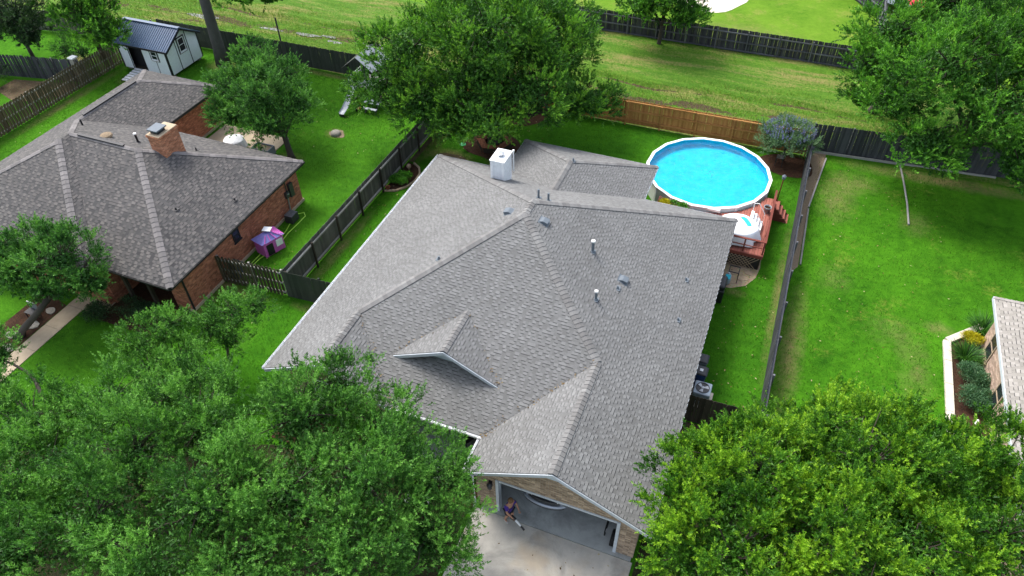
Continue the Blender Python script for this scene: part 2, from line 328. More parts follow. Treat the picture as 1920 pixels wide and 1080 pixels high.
# ------------------------------------------------------------------ ground and paving
def sheet(name, pts, z, mat, kind='structure'):
    m = MB(); m.add([(x, y, z) for x, y in pts], [tuple(range(len(pts)))])
    return tag(m.build(name, MAT[mat]), kind=kind)
def rect(x0, y0, x1, y1): return [(x0,y0),(x1,y0),(x1,y1),(x0,y1)]
sheet('ground', rect(-500,-400,500,700), -.30, 'grass_far')
sheet('lawn', rect(-20.95,-30,2.85,43.3), 0, 'grass_mid')
sheet('lawn', rect(-48.5,-30,-20.95,42.7), 0, 'grass_left')
sheet('lawn', rect(2.85,-30,60,44.4), 0, 'grass_right')
sheet('lawn', rect(-90,-30,-48.5,41.3), 0, 'grass_left')
sheet('lawn', rect(-90,56.4,60,160), 0, 'grass_far')
def field():
    nx, ny = 520, 66; xs = np.linspace(-95, 60, nx); ys = np.linspace(41.0, 56.6, ny)
    X, Y = np.meshgrid(xs, ys); wob = .35*np.sin(X*.11) + .2*np.sin(X*.37+1) + .15*np.sin(X*.9)
    Z = .05 + .035*np.sin(X*.7+Y*1.3)*np.sin(Y*2.1+X*.23)
    def rut(yc, w, d): return -d*np.exp(-((Y-yc-wob)/w)**2)
    Z += rut(47.5 - .0*X, .75, .11) + rut(49.35, .28, .19)*(.75+.25*np.sin(X*.5)) + rut(50.6, .22, .12)*(.5+.5*np.sin(X*.31+2)) + rut(46.2, .25, .09)*(.5+.5*np.sin(X*.23))
    Z += .16/(1+np.exp(-(Y-49.7-wob)*4)) + rng.normal(0, .012, Z.shape)
    yb = np.where(X < -48.5, 41.3, np.where(X < -20.95, 42.72, np.where(X < 2.85, 43.32, 44.42)))
    Z = np.where(Y < yb + .1, -.06, Z); Z[-1:, :] = -.05
    v = np.stack([X.ravel(), Y.ravel(), Z.ravel()], 1); i = np.arange((ny-1)*nx).reshape(ny-1, nx)[:, :-1].ravel()
    me = bpy.data.meshes.new('field'); me.from_pydata(v.tolist(), [], np.stack([i, i+1, i+nx+1, i+nx], 1).tolist()); me.materials.append(MAT['grass_field']); me.shade_smooth()
    tag(lk(bpy.data.objects.new('field', me)), kind='structure')
field()
def blob(cx, cy, rx, ry, n=22, amp=.18, seed=0):
    r = random.Random(seed); ph = [r.uniform(0, 6.28) for _ in range(3)]
    return [(cx + rx*math.cos(t)*(1+amp*math.sin(2*t+ph[0])+amp*.6*math.sin(3*t+ph[1])+amp*.4*math.sin(5*t+ph[2])), cy + ry*math.sin(t)*(1+amp*math.sin(3*t+ph[1])+amp*.4*math.sin(5*t+ph[0]))) for t in [2*math.pi*k/n for k in range(n)]]
for i, (x, y, rx, ry) in enumerate([(-31.3,47.7,1.5,.42), (-48.2,47.6,1.4,.35), (-37.5,47.6,1.2,.25), (-41,47.5,1.0,.2), (-34.6,47.2,.7,.2), (-35.6,47.9,.8,.16)]):
    sheet('puddle', blob(x, y, rx, ry, seed=i), .012, 'puddle')

# driveway, garage floor, walks, beds
m = MB(); x0 = -7.1
for a, b in (((-7.1,13.05),(-.62,8.1)), ((-7.1,8.085),(-.62,3.0)), ((-7.1,2.985),(-.62,-12))):
    m.box((a[0], b[1], -.1), (b[0], a[1], .03))
tag(m.build('driveway', MAT['concrete_drive']), kind='structure')
m = MB(); m.box((-6.85,13.07,-.1), (-.7,20,.05)); tag(m.build('garage_floor', MAT['concrete_garage']), kind='structure')
m = MB(); m.box((-11.9,14.4,-.1), (-7.05,17.6,.06)); m.box((-9.9,12.2,-.1),(-8.9,14.39,.05)); tag(m.build('porch_floor', MAT['concrete_garage']), kind='structure')
m = MB()
for i in range(5): m.box((-31.55, 15.95-1.52*(i+1)+.012, -.1), (-30.55, 15.95-1.52*i, .035))
m.box((-31.55,15.97,-.1),(-28.0,17.7,.04)); tag(m.build('garden_path', MAT['concrete_tan']), kind='structure')
m = MB(); m.box((-35.0,28.9,-.1), (-29.8,33.5,.05)); tag(m.build('back_patio', MAT['concrete_tan']), kind='structure')
sheet('mulch_bed', blob(-16.4,37.5,1.9,1.6,24,.08,3), .02, 'mulch'); sheet('mulch_bed', [(-16.5,40.4),(-15.3,40.6),(-14.5,41.4),(-14.2,43.1),(-18.5,43.1),(-18,41.2)], .02, 'mulch')
sheet('mulch_bed', blob(1.85,42.0,1.75,1.25,22,.06,5), .02, 'mulch'); sheet('mulch_bed', rect(-16.8,12.9,-7.2,14.4), .02, 'mulch')
sheet('mulch_bed', [(10.9,24.0),(12.3,24.0),(12.3,31.0),(11.2,29.5),(10.9,29.1)], .03, 'mulch'); sheet('mulch_bed', [(-54.5,31.5),(-51.5,30.6),(-49.0,32.5),(-49.2,34.4),(-54.5,33.2)], .02, 'dirt')
sheet('dirt_strip', [(2.97,31.4),(3.5,32.4),(3.52,37.9),(4.08,43.6),(4.1,44.15),(2.97,44.1)], .015, 'gravel_tan'); sheet('dirt_strip', rect(-1.0,17.5,.6,20.2), .015, 'dirt'); sheet('dirt_strip', blob(-18.5,35.3,.8,.5,16,.2,8), .015, 'dirt')
sheet('dirt_strip', rect(2.93,20,3.2,31.4), .011, 'dirt')
sheet('mulch_bed', [(-33.6,11.5),(-31.62,11.5),(-31.62,15.9),(-33.6,16.4)], .02, 'mulch'); sheet('mulch_bed', rect(-29.3,15.7,-25.2,18.9), .045, 'mulch')  # second bed laid dark over the porch floor for the eave's shade
m = MB(); m.add([(x, y, .02) for x, y in blob(-7.6,66.6,3.4,3.2,26,.06,2)], [tuple(range(26))]); tag(m.build('far_patio', MAT['concrete_pale']), kind='structure')
fl = sheet('flagstone_patio', [(-.6,29.3),(.4,29.45),(1.1,29.9),(1.5,30.7),(1.62,31.6),(1.55,32.4),(-.6,32.4)], .018, 'sand_stone')
for i, (x, y, r) in enumerate([(.35,30.0,.28),(.85,30.4,.3),(.4,30.75,.3),(1.1,30.95,.26),(.75,31.3,.28),(.1,31.4,.3),(1.2,31.5,.2),(-.1,30.5,.28)]):
    q = blob(x, y, r, r*.75, 7, .2, i+30); MB().prism([(a, b, .02) for a, b in q], (0,0,.018)).build('flagstone', MAT['stone_tan'], fl)

soil('shaded_litter', (.020,.022,.010), (.060,.060,.026), 22, .8)  # litter under dense oaks, toned dark for shade seen through crown gaps
sheet('bare_ground', [(-30,-6),(-7.3,-6),(-7.3,12.8),(-9.5,13.2),(-13,12.9),(-16.5,12.6),(-18.5,11.8),(-20.5,11.6),(-24,9.4),(-27,8.2),(-30,7.5)], .012, 'shaded_litter')
sheet('bare_ground', [(-.5,-6),(14,-6),(13,15),(10.5,17.0),(7.5,17.6),(4,17.0),(1.4,16.2),(-.5,16.4)], .013, 'shaded_litter')

# ------------------------------------------------------------------ roofs
EXPO = .135; WID = (.11, .13, .15, .17, .20)
def rand_tabs(): pass
class Roof:
    "collects shingle tabs of one house; the nearest 300 become pieces, the rest one field"
    def __init__(s, mat, capmat, scale=1.0, free=False):
        s.free = free; s.tabs = []; s.v = []; s.f = []; s.t = []; s.e = []; s.mat = mat; s.capmat = capmat; s.k = scale; s.r = random.Random(len(mat)*17+int(scale*10)); s.caps = []
    def face(s, poly, up):
        P = [Vector(p) for p in poly]; up = Vector((up[0], up[1], 0)).normalized()
        n = Vector((0,0,0))
        for i in range(len(P)):
            a, b = P[i], P[(i+1) % len(P)]; n += Vector(((a.y-b.y)*(a.z+b.z), (a.z-b.z)*(a.x+b.x), (a.x-b.x)*(a.y+b.y)))
        n.normalize()
        if n.z < 0: n = -n
        U = up.cross(n).normalized(); V = n.cross(U).normalized()
        if V.z < 0: V = -V; U = -U
        N = U.cross(V)
        if N.z < 0: U = -U; N = -N
        o = P[0]; q = [((p-o).dot(U), (p-o).dot(V)) for p in P]
        v0, v1 = min(b for a, b in q), max(b for a, b in q); e = EXPO*s.k
        def span(v):
            xs = []
            v = min(max(v, v0+1e-4), v1-1e-4)
            for i in range(len(q)):
                (a, b), (c, d) = q[i], q[(i+1) % len(q)]
                if (b <= v < d) or (d <= v < b): xs.append(a + (v-b)/(d-b)*(c-a))
            return (min(xs), max(xs)) if len(xs) > 1 else (0, 0)
        v = v0 - .03
        while v < v1:
            vt = min(v + e*1.12, v1); a0, b0 = span(v); a1, b1 = span(vt); lo, hi = min(a0, a1), max(b0, b1)
            u = lo - s.r.uniform(0, .3); raised = s.r.random() < .5
            while u < hi:
                wi = s.r.randrange(5); w = WID[wi]*s.k; t = .013 if raised else .007
                A, B, C, D = max(u, a0), min(u+w, b0), min(u+w, b1), max(u, a1)
                if B - A > .01 or C - D > .01:
                    full = A == u and D == u and B == u+w and C == u+w and vt == v + e*1.12
                    pt = o + U*u + V*v
                    if full: s.tabs.append((pt, U, V, N, wi, raised, (pt-CAM).length))
                    else: s.emit(o, U, V, N, A, max(A, B), max(D, C), D, v, vt, t, s.tnt(raised), raised)
                u += w; raised = not raised if s.r.random() < .82 else raised
            v += e
    def tnt(s, ra):
        if s.free: return .45*s.r.random() + (.45 if ra else .08)
        return s.r.uniform(.48, 1.0) if ra else s.r.uniform(.0, .52)
    def emit(s, o, U, V, N, A, B, C, D, v, vt, t, tint, ra):
        b = len(s.v); g = .002
        k = .024*s.k if ra else .004; s.v += [o+U*(A+g)+V*v+N*t, o+U*(B-g)+V*v+N*t, o+U*C+V*vt+N*.004, o+U*D+V*vt+N*.004, o+U*(A+g)+V*(v-k)+N*.0085, o+U*(B-g)+V*(v-k)+N*.0085]  # raised tabs: edge face runs on downhill as a painted shadow line
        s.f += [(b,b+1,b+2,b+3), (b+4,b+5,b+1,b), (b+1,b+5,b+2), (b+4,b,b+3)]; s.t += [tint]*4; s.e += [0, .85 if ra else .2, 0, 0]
    def finish(s, parent):
        "parent = the roof part"
        s.tabs.sort(key=lambda t: t[6]); off = rootloc(parent); cache = {}
        for pt, U, V, N, wi, ra, d in s.tabs[:300]:
            if (wi, ra) not in cache:
                w = WID[wi]*s.k; e = EXPO*s.k; t = .013 if ra else .007
                me = bpy.data.meshes.new('shingle'); g = .002
                kk = .024*s.k if ra else .004; me.from_pydata([(g,0,t),(w-g,0,t),(w,e*1.12,.004),(0,e*1.12,.004),(g,-kk,.0085),(w-g,-kk,.0085)], [], [(0,1,2,3),(4,5,1,0),(1,5,2),(4,0,3)])  # same dark strip: the tab's shadow line painted below its edge
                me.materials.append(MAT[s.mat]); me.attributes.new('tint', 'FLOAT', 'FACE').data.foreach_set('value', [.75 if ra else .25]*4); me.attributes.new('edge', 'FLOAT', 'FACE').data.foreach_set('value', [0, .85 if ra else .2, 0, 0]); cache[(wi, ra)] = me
            piece('shingle', cache[(wi, ra)], parent, frame(pt, U, V, N))
        for pt, U, V, N, wi, ra, d in s.tabs[300:]:
            w = WID[wi]*s.k; s.emit(pt, U, V, N, 0, w, w, 0, 0, EXPO*s.k*1.12, .013 if ra else .007, s.tnt(ra), ra)
        me = bpy.data.meshes.new('shingle_courses'); me.from_pydata([tuple(p-off) for p in s.v], [], s.f); me.materials.append(MAT[s.mat])
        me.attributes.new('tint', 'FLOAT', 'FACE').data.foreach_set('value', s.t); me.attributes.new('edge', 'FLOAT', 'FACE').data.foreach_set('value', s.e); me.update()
        tag(lk(bpy.data.objects.new('shingle_courses', me), parent), kind='stuff')
        for p, q, n1, n2, hw, ex in s.caps:
            p, q = Vector(p), Vector(q); d = (q-p); L = d.length; d.normalize(); n1 = Vector(n1).normalized(); n2 = Vector(n2).normalized()
            def fall(n, other):
                f = d.cross(n).normalized()
                return -f if f.dot(other) > 0 else f
            f1, f2 = fall(n1, n2) if False else None, None
            up = (n1+n2).normalized(); sd = d.cross(up).normalized()
            f1 = d.cross(n1).normalized(); f1 = f1 if f1.dot(up) < 0 else -f1
            f2 = d.cross(n2).normalized(); f2 = f2 if f2.dot(up) < 0 else -f2
            if f1.dot(f2) > .3: f2 = -f2
            m = MB(); ln = ex*1.25
            vs = []
            for y, h in ((0, .050), (ln, .026)):
                for f, k in ((f1, hw), (f1*0, 0), (f2, hw)): vs.append(f*k + up*h + d*y)
            for f, k in ((f1, hw), (f1*0, 0), (f2, hw)): vs.append(f*k + up*(.015) )
            m.add(vs, [(0,1,4,3),(1,2,5,4),(6,7,1,0),(7,8,2,1),(0,3,6),(2,8,5)])
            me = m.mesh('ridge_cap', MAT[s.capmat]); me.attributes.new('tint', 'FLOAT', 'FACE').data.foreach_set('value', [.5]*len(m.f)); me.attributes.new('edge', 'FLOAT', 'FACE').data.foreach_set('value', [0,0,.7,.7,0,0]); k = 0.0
            while k < L - ex*.5:
                piece('ridge_cap', me, parent, Matrix.Translation(p + d*k)); k += ex
def slabs(m, polys, t=.10):
    for p in polys: m.prism([(x, y, z-.012) for x, y, z in p], (0,0,-t))

# ------------------------------------------------------------------ main house
H = thing('house', (-8.85,23.3,0), 'single-storey house with pale grey shingled hip roof and white chimney, in the middle', 'house')
z0, s5 = 2.6, .5
zl = lambda x, y=0: z0 + .5*(x+17.5)
zr = lambda x, y=0: z0 + .5*(-.2-x)
zf = lambda y: z0 + .5*(y-14.70)
zb = lambda y: z0 + .569*(31.9-y)
RX = -3.9; RZ = zr(RX); zg = lambda x: z0 + (RZ-z0)/(RX+7.35)*(x+7.35)
PK1 = (-8.85,23.35,6.925); PK2 = (-8.85,24.3,6.925); LWX = -14.45; LWZ = zl(LWX); VY = 14.70 + (LWZ-z0)/.5
GY = 14.70 + (RZ-z0)/.5; BWX = -9.25; BWZ = 4.62; BWY = 31.9 - (BWZ-z0)/.569
faces = {
 'L': ([(-17.5,14.5,z0),(LWX,14.5,LWZ),(LWX,VY,LWZ),PK1,PK2,(-17.5,31.9,z0)], (1,0)),
 'WR': ([(LWX,14.5,LWZ),(-11.4,14.5,z0),(-11.4,14.7,z0),(LWX,VY,LWZ)], (-1,0)),
 'F': ([(-11.4,14.7,z0),(-7.35,14.7,z0),(RX,GY,RZ),PK1,(LWX,VY,LWZ)], (0,1)),
 'G': ([(-7.35,12.97,z0),(RX,12.97,RZ),(RX,GY,RZ),(-7.35,14.7,z0)], (1,0)),
 'R': ([(-.2,12.97,z0),(-.2,31.9,z0),PK2,PK1,(RX,GY,RZ),(RX,12.97,RZ)], (-1,0)),
 'B': ([(-.2,31.9,z0),(-17.5,31.9,z0),PK2], (0,-1)),
 'BL': ([(-13.3,35.2,z0),(BWX,31.15,BWZ),(BWX,BWY,BWZ),(-13.3,31.9,z0)], (1,0)),
 'BR': ([(-5.2,35.2,z0),(-5.2,31.9,z0),(BWX,BWY,BWZ),(BWX,31.15,BWZ)], (-1,0)),
 'BE': ([(-13.3,35.2,z0),(-5.2,35.2,z0),(BWX,31.15,BWZ)], (0,-1)),
 'DL': ([(-12.22,16.5,3.49),(-9.75,16.5,4.72),(-9.75,18.95,4.72)], (1,0)),
 'DR': ([(-7.38,16.5,3.49),(-9.75,18.95,4.72),(-9.75,16.5,4.72)], (-1,0)),
}
m = MB(); slabs(m, [v[0] for v in faces.values()]); roof = m.build('roof', MAT['shingle_grey'], H)
rf = Roof('shingle_grey', 'cap_grey')
for p, u in faces.values(): rf.face(p, u)
nL, nR, nF, nB = (-.5,0,1), (.5,0,1), (0,-.5,1), (0,.569,1)
rf.caps += [((-17.5,31.9,z0), PK2, nL, nB, .19, .20), ((-.2,31.9,z0), PK2, nR, nB, .19, .20), (PK1, PK2, nL, nR, .19, .20), ((LWX,VY,LWZ), PK1, nL, nF, .19, .20), ((RX,GY,RZ), PK1, nR, nF, .19, .20),
            ((LWX,14.5,LWZ), (LWX,VY,LWZ), nL, nR, .19, .20), ((RX,12.97,RZ), (RX,GY,RZ), nL, nR, .19, .20), ((-9.75,16.5,4.72), (-9.75,18.95,4.72), nL, nR, .17, .20),
            ((BWX,31.15,BWZ), (BWX,BWY,BWZ), nL, nR, .19, .20), ((-13.3,35.2,z0), (BWX,31.15,BWZ), nL, (0,.5,1), .17, .20), ((-5.2,35.2,z0), (BWX,31.15,BWZ), nR, (0,.5,1), .17, .20)]
rf.finish(roof)
# walls
m = MB()
m.box((-16.95,15.1,0),(-16.75,31.35,2.5)); m.box((-16.74,15.1,0),(-12.0,15.3,2.5)); m.box((-12.2,15.31,0),(-12.0,17.7,2.5)); m.box((-11.99,17.5,0),(-6.86,17.7,2.5))
m.box((-7.05,13.25,0),(-6.85,17.49,2.5)); m.box((-.9,13.46,0),(-.65,31.35,2.5)); m.box((-16.74,31.15,0),(-.91,31.35,2.5))
m.box((-12.8,31.36,0),(-12.6,34.6,2.5)); m.box((-5.9,31.36,0),(-5.7,34.6,2.5)); m.box((-12.59,34.4,0),(-5.91,34.6,2.5)); m.box((-6.84,19.4,0),(-.91,19.6,2.5))
m.prism([(-16.9,15.1,2.5),(-12.0,15.1,2.5),(-12.0,15.1,2.75),(LWX,15.1,LWZ-.14),(-16.9,15.1,2.75)], (0,.2,0))
m.build('wall', MAT['brick_tan'], H)
# garage front with the door opening
m = MB(); m.box((-6.849,13.25,0),(-6.21,13.45,2.3)); m.box((-1.33,13.25,0),(-.65,13.45,2.3))
m.prism([(-7.05,13.25,2.301),(-.65,13.25,2.301),(-.65,13.25,2.62),(RX,13.25,RZ-.16),(-7.05,13.25,2.60)], (0,.2,0)); m.build('garage_front', MAT['brick_tan'], H)
m = MB(); m.box((-6.22,13.2,0),(-6.10,13.47,2.29)); m.box((-1.44,13.2,0),(-1.32,13.47,2.29)); m.box((-6.09,13.22,2.2),(-1.45,13.47,2.295)); m.build('door_frame', MAT['grey_trim'], H)
m = MB()
for k in range(4): m.box((-6.05,13.65+.62*k,2.24),(-1.5,14.25+.62*k,2.285))
m.build('garage_door', MAT['white_trim'], H)
m = MB(); m.box((-6.849,13.46,0),(-6.83,19.39,2.45)); m.box((-6.82,19.38,0),(-.92,19.395,2.45)); m.box((-.93,13.47,0),(-.915,19.37,2.45)); m.box((-6.82,16.2,2.46),(-.93,19.37,2.49)); m.build('garage_lining', MAT['interior'], H)
# trim: fascia, rake boards, gutters, soffit
m = MB(); e = .02
m.box((-17.56,14.5,2.42),(-17.505,31.95,2.58)); m.box((-.195,12.97,2.42),(-.15,31.95,2.58)); m.box((-11.35,14.64,2.42),(-7.42,14.70,2.57)); m.box((-17.5,31.91,2.42),(-13.36,31.96,2.58)); m.box((-5.14,31.91,2.42),(-.2,31.96,2.58))
m.box((-13.36,31.97,2.42),(-13.31,35.2,2.58)); m.box((-5.19,31.97,2.42),(-5.14,35.2,2.58)); m.box((-13.3,35.21,2.42),(-5.2,35.26,2.58))
m.build('fascia', MAT['grey_trim'], H)
def rake(a, b, y, par=H, name='rake_board', mat='grey_trim', h=.17):
    MB().prism([(a[0],y,a[1]-.02),(b[0],y,b[1]-.02),(b[0],y,b[1]-.02-h),(a[0],y,a[1]-.02-h)], (0,-.035,0)).build(name, MAT[mat], par)
rake((-7.35,z0),(RX,RZ),12.965); rake((-.2,z0),(RX,RZ),12.965); rake((-17.5,z0),(LWX,LWZ),14.49); rake((-11.4,z0),(LWX,LWZ),14.49); rake((-12.22,3.49),(-9.75,4.72),16.49); rake((-7.38,3.49),(-9.75,4.72),16.49)
for a, b, y in (((-7.35,z0),(RX,RZ),12.97), ((-.2,z0),(RX,RZ),12.97), ((-17.5,z0),(LWX,LWZ),14.5), ((-11.4,z0),(LWX,LWZ),14.5)):
    MB().prism([(a[0],y,a[1]-.12),(b[0],y,b[1]-.12),(b[0],y,b[1]-.14),(a[0],y,a[1]-.14)], (0,.6,0)).build('soffit', MAT['grey_trim'], H)
MB().prism([(-7.42,12.99,2.42),(-7.05,12.99,2.42),(-7.05,12.99,2.68),(-7.42,12.99,2.50)], (0,.26,0)).build('eave_return', MAT['grey_trim'], H)
MB().prism([(-11.9,16.9,3.55),(-7.7,16.9,3.55),(-9.75,16.9,4.58)], (0,.05,0)).build('dormer_gable', MAT['gable_blue'], H)
MB().prism([(-4.75,13.235,3.62),(-3.05,13.235,3.62),(RX,13.235,4.07)], (0,.012,0)).build('gable_vent', MAT['gable_blue'], H)
def gutter(par, p, q, out, mat):
    p, q, o = Vector(p), Vector(q), Vector(out); m = MB(); w = .075
    m.obox((p+q)/2 + o*(w/2) - Vector((0,0,.10)), (q-p)/2, o*(w/2), Vector((0,0,.008))); m.obox((p+q)/2 + o*w - Vector((0,0,.05)), (q-p)/2, o*.006, Vector((0,0,.055))); m.obox((p+q)/2 + o*.006 - Vector((0,0,.05)), (q-p)/2, o*.005, Vector((0,0,.05)))
    n = int((q-p).length/.8)
    for k in range(1, n): m.obox(p+(q-p)*k/n + o*(w/2) - Vector((0,0,.005)), (q-p).normalized()*.02, o*(w/2), Vector((0,0,.006)))
    m.build('gutter', MAT[mat], par)
gutter(H, (-11.4,14.63,2.6), (-7.3,14.63,2.6), (0,-1,0), 'white_bright'); gutter(H, (-7.42,12.97,2.6), (-7.42,14.5,2.6), (-1,0,0), 'white_bright'); gutter(H, (-17.565,14.5,2.6), (-17.565,31.9,2.6), (-1,0,0), 'white_trim')
MB().tube([(-7.12,13.12,2.4),(-7.12,13.15,.25),(-7.12,12.95,.12)], .045, 6).build('downspout', MAT['white_bright'], H)
# chimney (lap-sided chase)
ch = MB().box((-12.38,27.78,4.2),(-11.69,28.83,6.02)).build('chimney', MAT['white_trim'], H)
m = MB()
for k in range(13): m.prism([(-12.395,27.765,4.75+.1*k),(-11.675,27.765,4.75+.1*k),(-11.675,27.78,4.845+.1*k),(-12.395,27.78,4.845+.1*k)], (0,.012,0))
for k in range(13): m.prism([(-11.675,27.765,4.55+.12*k),(-11.675,28.845,4.55+.12*k),(-11.69,28.845,4.665+.12*k),(-11.69,27.765,4.665+.12*k)], (-.008,0,0))
m.build('siding', MAT['white_trim'], ch)
m = MB(); m.box((-12.40,27.755,4.5),(-12.28,27.768,6.02)); m.box((-11.79,27.755,4.5),(-11.665,27.764,6.02)); m.build('corner_board', MAT['white_bright'], ch)
MB().prism([(-12.43,27.72,6.03),(-11.63,27.72,6.03),(-11.63,28.88,6.03),(-12.43,28.88,6.03)], (0,0,.05)).build('chimney_cap', MAT['white_bright'], ch)
m = MB(); m.lathe((-12.03,28.28,6.08), [(.13,0),(.13,.10),(.19,.11),(.19,.145),(.10,.165)], 20); m.build('flue_cap', MAT['grey_metal'], ch)
MB().prism([(-12.46,27.70,zb(27.70)+.03),(-11.6,27.70,zb(27.70)+.03),(-11.6,27.78,zb(27.78)+.03),(-12.46,27.78,zb(27.78)+.03)], (0,0,.012)).build('flashing', MAT['grey_metal'], ch)
MB().lathe((-11.52,28.7,5.0), [(.04,0),(.04,1.15),(.055,1.16),(.055,1.27)], 12).build('flue_pipe', MAT['pvc_white'], H)
def pipe(par, x, y, z, h, r=.05, mat='lead', cap=None):
    m = MB(); m.lathe((x,y,z-.1), [(r*2.3,.06),(r*1.3,.17),(r,.18),(r,h+.1)], 12); m.obox((x,y,z+.012), (.12,0,0), (0,.14,0), (0,0,.004))
    o = m.build('vent_pipe', MAT[mat], par)
    if cap: MB().lathe((x,y,z+h-.05), [(r*1.05,0),(r*1.5,.01),(r*1.5,.07),(r*.7,.10)], 12).build('pipe_cap', MAT[cap], o)
def boxvent(par, x, y, z, up, sl, mat='lead'):
    u = Vector((up[0],up[1],sl)).normalized(); sd = Vector((-up[1],up[0],0)); n = sd.cross(u); n = n if n.z > 0 else -n; c = Vector((x,y,z)); a, b = .17, .18
    v = [c-sd*a-u*b, c+sd*a-u*b, c+sd*a+u*b, c-sd*a+u*b, c-sd*a-u*b+n*.16, c+sd*a-u*b+n*.16, c+sd*a+u*b*.3+n*.13, c-sd*a+u*b*.3+n*.13, c+sd*a+u*b+n*.02, c-sd*a+u*b+n*.02]
    MB().add(v, [(0,1,5,4),(4,5,6,7),(7,6,8,9),(0,4,7,9,3),(1,2,8,6,5),(0,3,2,1),(9,8,2,3)]).obox(c+n*.006, sd*.24, u*.25, n*.005).build('roof_vent', MAT[mat], par)
pipe(H,-5.77,23.66,zr(-5.77),.62,.065,'lead','pvc_white'); pipe(H,-4.87,21.26,zr(-4.87),.50,.055,'lead','pvc_white'); pipe(H,-4.25,22.56,zr(-4.25),.16,.04); pipe(H,-1.49,22.99,zr(-1.49),.14,.04); pipe(H,-1.68,25.56,zr(-1.68),.14,.04); pipe(H,-11.95,20.8,zl(-11.95),.16,.045)
pipe(H,-8.35,25.0,zb(25.0),.45,.05); pipe(H,-8.9,25.2,zb(25.2),.5,.05); pipe(H,BWX+.15,31.25,4.55,.2,.04)
boxvent(H,-4.18,23.2,zr(-4.18),(-1,0),.5); boxvent(H,-8.05,23.55,zr(-8.05),(-1,0),.5); boxvent(H,-9.75,23.7,zl(-9.75),(1,0),.5)
# wall lantern by the garage
sc = MB().box((-6.5,13.21,1.72),(-6.36,13.249,2.1)).build('wall_lantern', MAT['black_trim'], H)
MB().lathe((-6.43,13.12,1.70), [(.05,0),(.09,.04),(.10,.26),(.12,.27),(.03,.36)], 8).build('lantern_glass', MAT['dark_metal'], sc)
# front door, porch window, side windows
d = MB().box((-8.0,17.45,.06),(-7.05,17.495,2.1)).build('front_door', MAT['deck_red_rail'], H); MB().lathe((-7.9,17.42,1.0), [(.03,0),(.03,.06)], 8).build('handle', MAT['grey_metal'], d)
def window(par, x0, x1, z1, z2, y=None, X=None, out=-1, fr='white_trim'):
    "a window on a wall y=const (out = -1 faces -y) or x=const"
    def P(a, d, z): return (a, y+d*out, z) if X is None else (X+d*out, a, z)
    def bx(m, a0, a1, d0, d1, q0, q1):
        p, q = P(a0, d0, q0), P(a1, d1, q1); m.box(tuple(map(min, p, q)), tuple(map(max, p, q)))
    m = MB(); w = .06
    bx(m, x0, x0+w, .0, .05, z1, z2); bx(m, x1-w, x1, .0, .05, z1, z2); bx(m, x0+w, x1-w, .0, .048, z1, z1+w); bx(m, x0+w, x1-w, .0, .048, z2-w, z2); bx(m, x0+w, x1-w, .0, .045, (z1+z2)/2-.02, (z1+z2)/2+.02)
    o = m.build('window', MAT[fr], par); g = MB(); bx(g, x0+w, x1-w, .004, .02, z1+w, (z1+z2)/2-.02); g.build('pane', MAT['window_glass'], o); g = MB(); bx(g, x0+w, x1-w, .004, .02, (z1+z2)/2+.02, z2-w); g.build('pane', MAT['window_glass'], o)
    g = MB(); bx(g, x0-.05, x1+.05, .0, .09, z1-.05, z1-.004); g.build('sill', MAT[fr], o); return o
window(H,-11.2,-9.2,.9,2.1,17.5); window(H,-15.6,-13.3,.8,2.1,15.1); window(H,26.0,27.5,1.0,2.1,X=-.65,out=1); window(H,16.8,17.8,1.1,2.1,X=-16.95)

# ------------------------------------------------------------------ left brick house
LH = thing('brick_house', (-33,22.8,0), 'red brick house with dark brown shingled roof and brick chimney, at left', 'house')
s2 = .52; XR, XL, YF, YB = -24.75, -41.6, 17.05, 28.5; RYL = (YF+YB)/2; RZL = z0 + s2*(RYL-YF); WX = -29.4; WYF = 16.2
WR = WX - (RZL-z0)/s2; WRY = WYF + (RZL-z0)/s2; AR = XR - (RZL-z0)/s2; slL = (RZL-z0)/(WR-XL)
BRX = -38.4; BRZ = z0 + slL*(BRX-XL); BRE = -35.1; YE = 34.2; YV = YB - (BRZ-z0)/s2; YA = YE - 3.3
F2 = {
 'L': ([(XL,WYF,z0),(WR,WRY,RZL),(WR,RYL,RZL),(BRX,YV,BRZ),(BRX,YA,BRZ),(XL,YE,z0)], (1,0)),
 'WF': ([(XL,WYF,z0),(WX,WYF,z0),(WR,WRY,RZL)], (0,1)),
 'WRt': ([(WX,WYF,z0),(WX,YF,z0),(WR,RYL,RZL),(WR,WRY,RZL)], (-1,0)),
 'F': ([(WX,YF,z0),(XR,YF,z0),(AR,RYL,RZL),(WR,RYL,RZL)], (0,1)),
 'R': ([(XR,YF,z0),(XR,YB,z0),(AR,RYL,RZL)], (-1,0)),
 'B': ([(XR,YB,z0),(BRE,YB,z0),(BRX,YV,BRZ),(WR,RYL,RZL),(AR,RYL,RZL)], (0,-1)),
 'WB': ([(BRE,YB,z0),(BRE,YE,z0),(BRX,YA,BRZ),(BRX,YV,BRZ)], (-1,0)),
 'WE': ([(XL,YE,z0),(BRE,YE,z0),(BRX,YA,BRZ)], (0,-1)),
}
m = MB(); slabs(m, [v[0] for v in F2.values()]); roof = m.build('roof', MAT['shingle_brown'], LH)
rf = Roof('shingle_brown', 'cap_brown', 1.2, True)
for p, u in F2.values(): rf.face(p, u)
mL, mR, mF, mB = (-slL,0,1), (s2,0,1), (0,-s2,1), (0,s2,1)
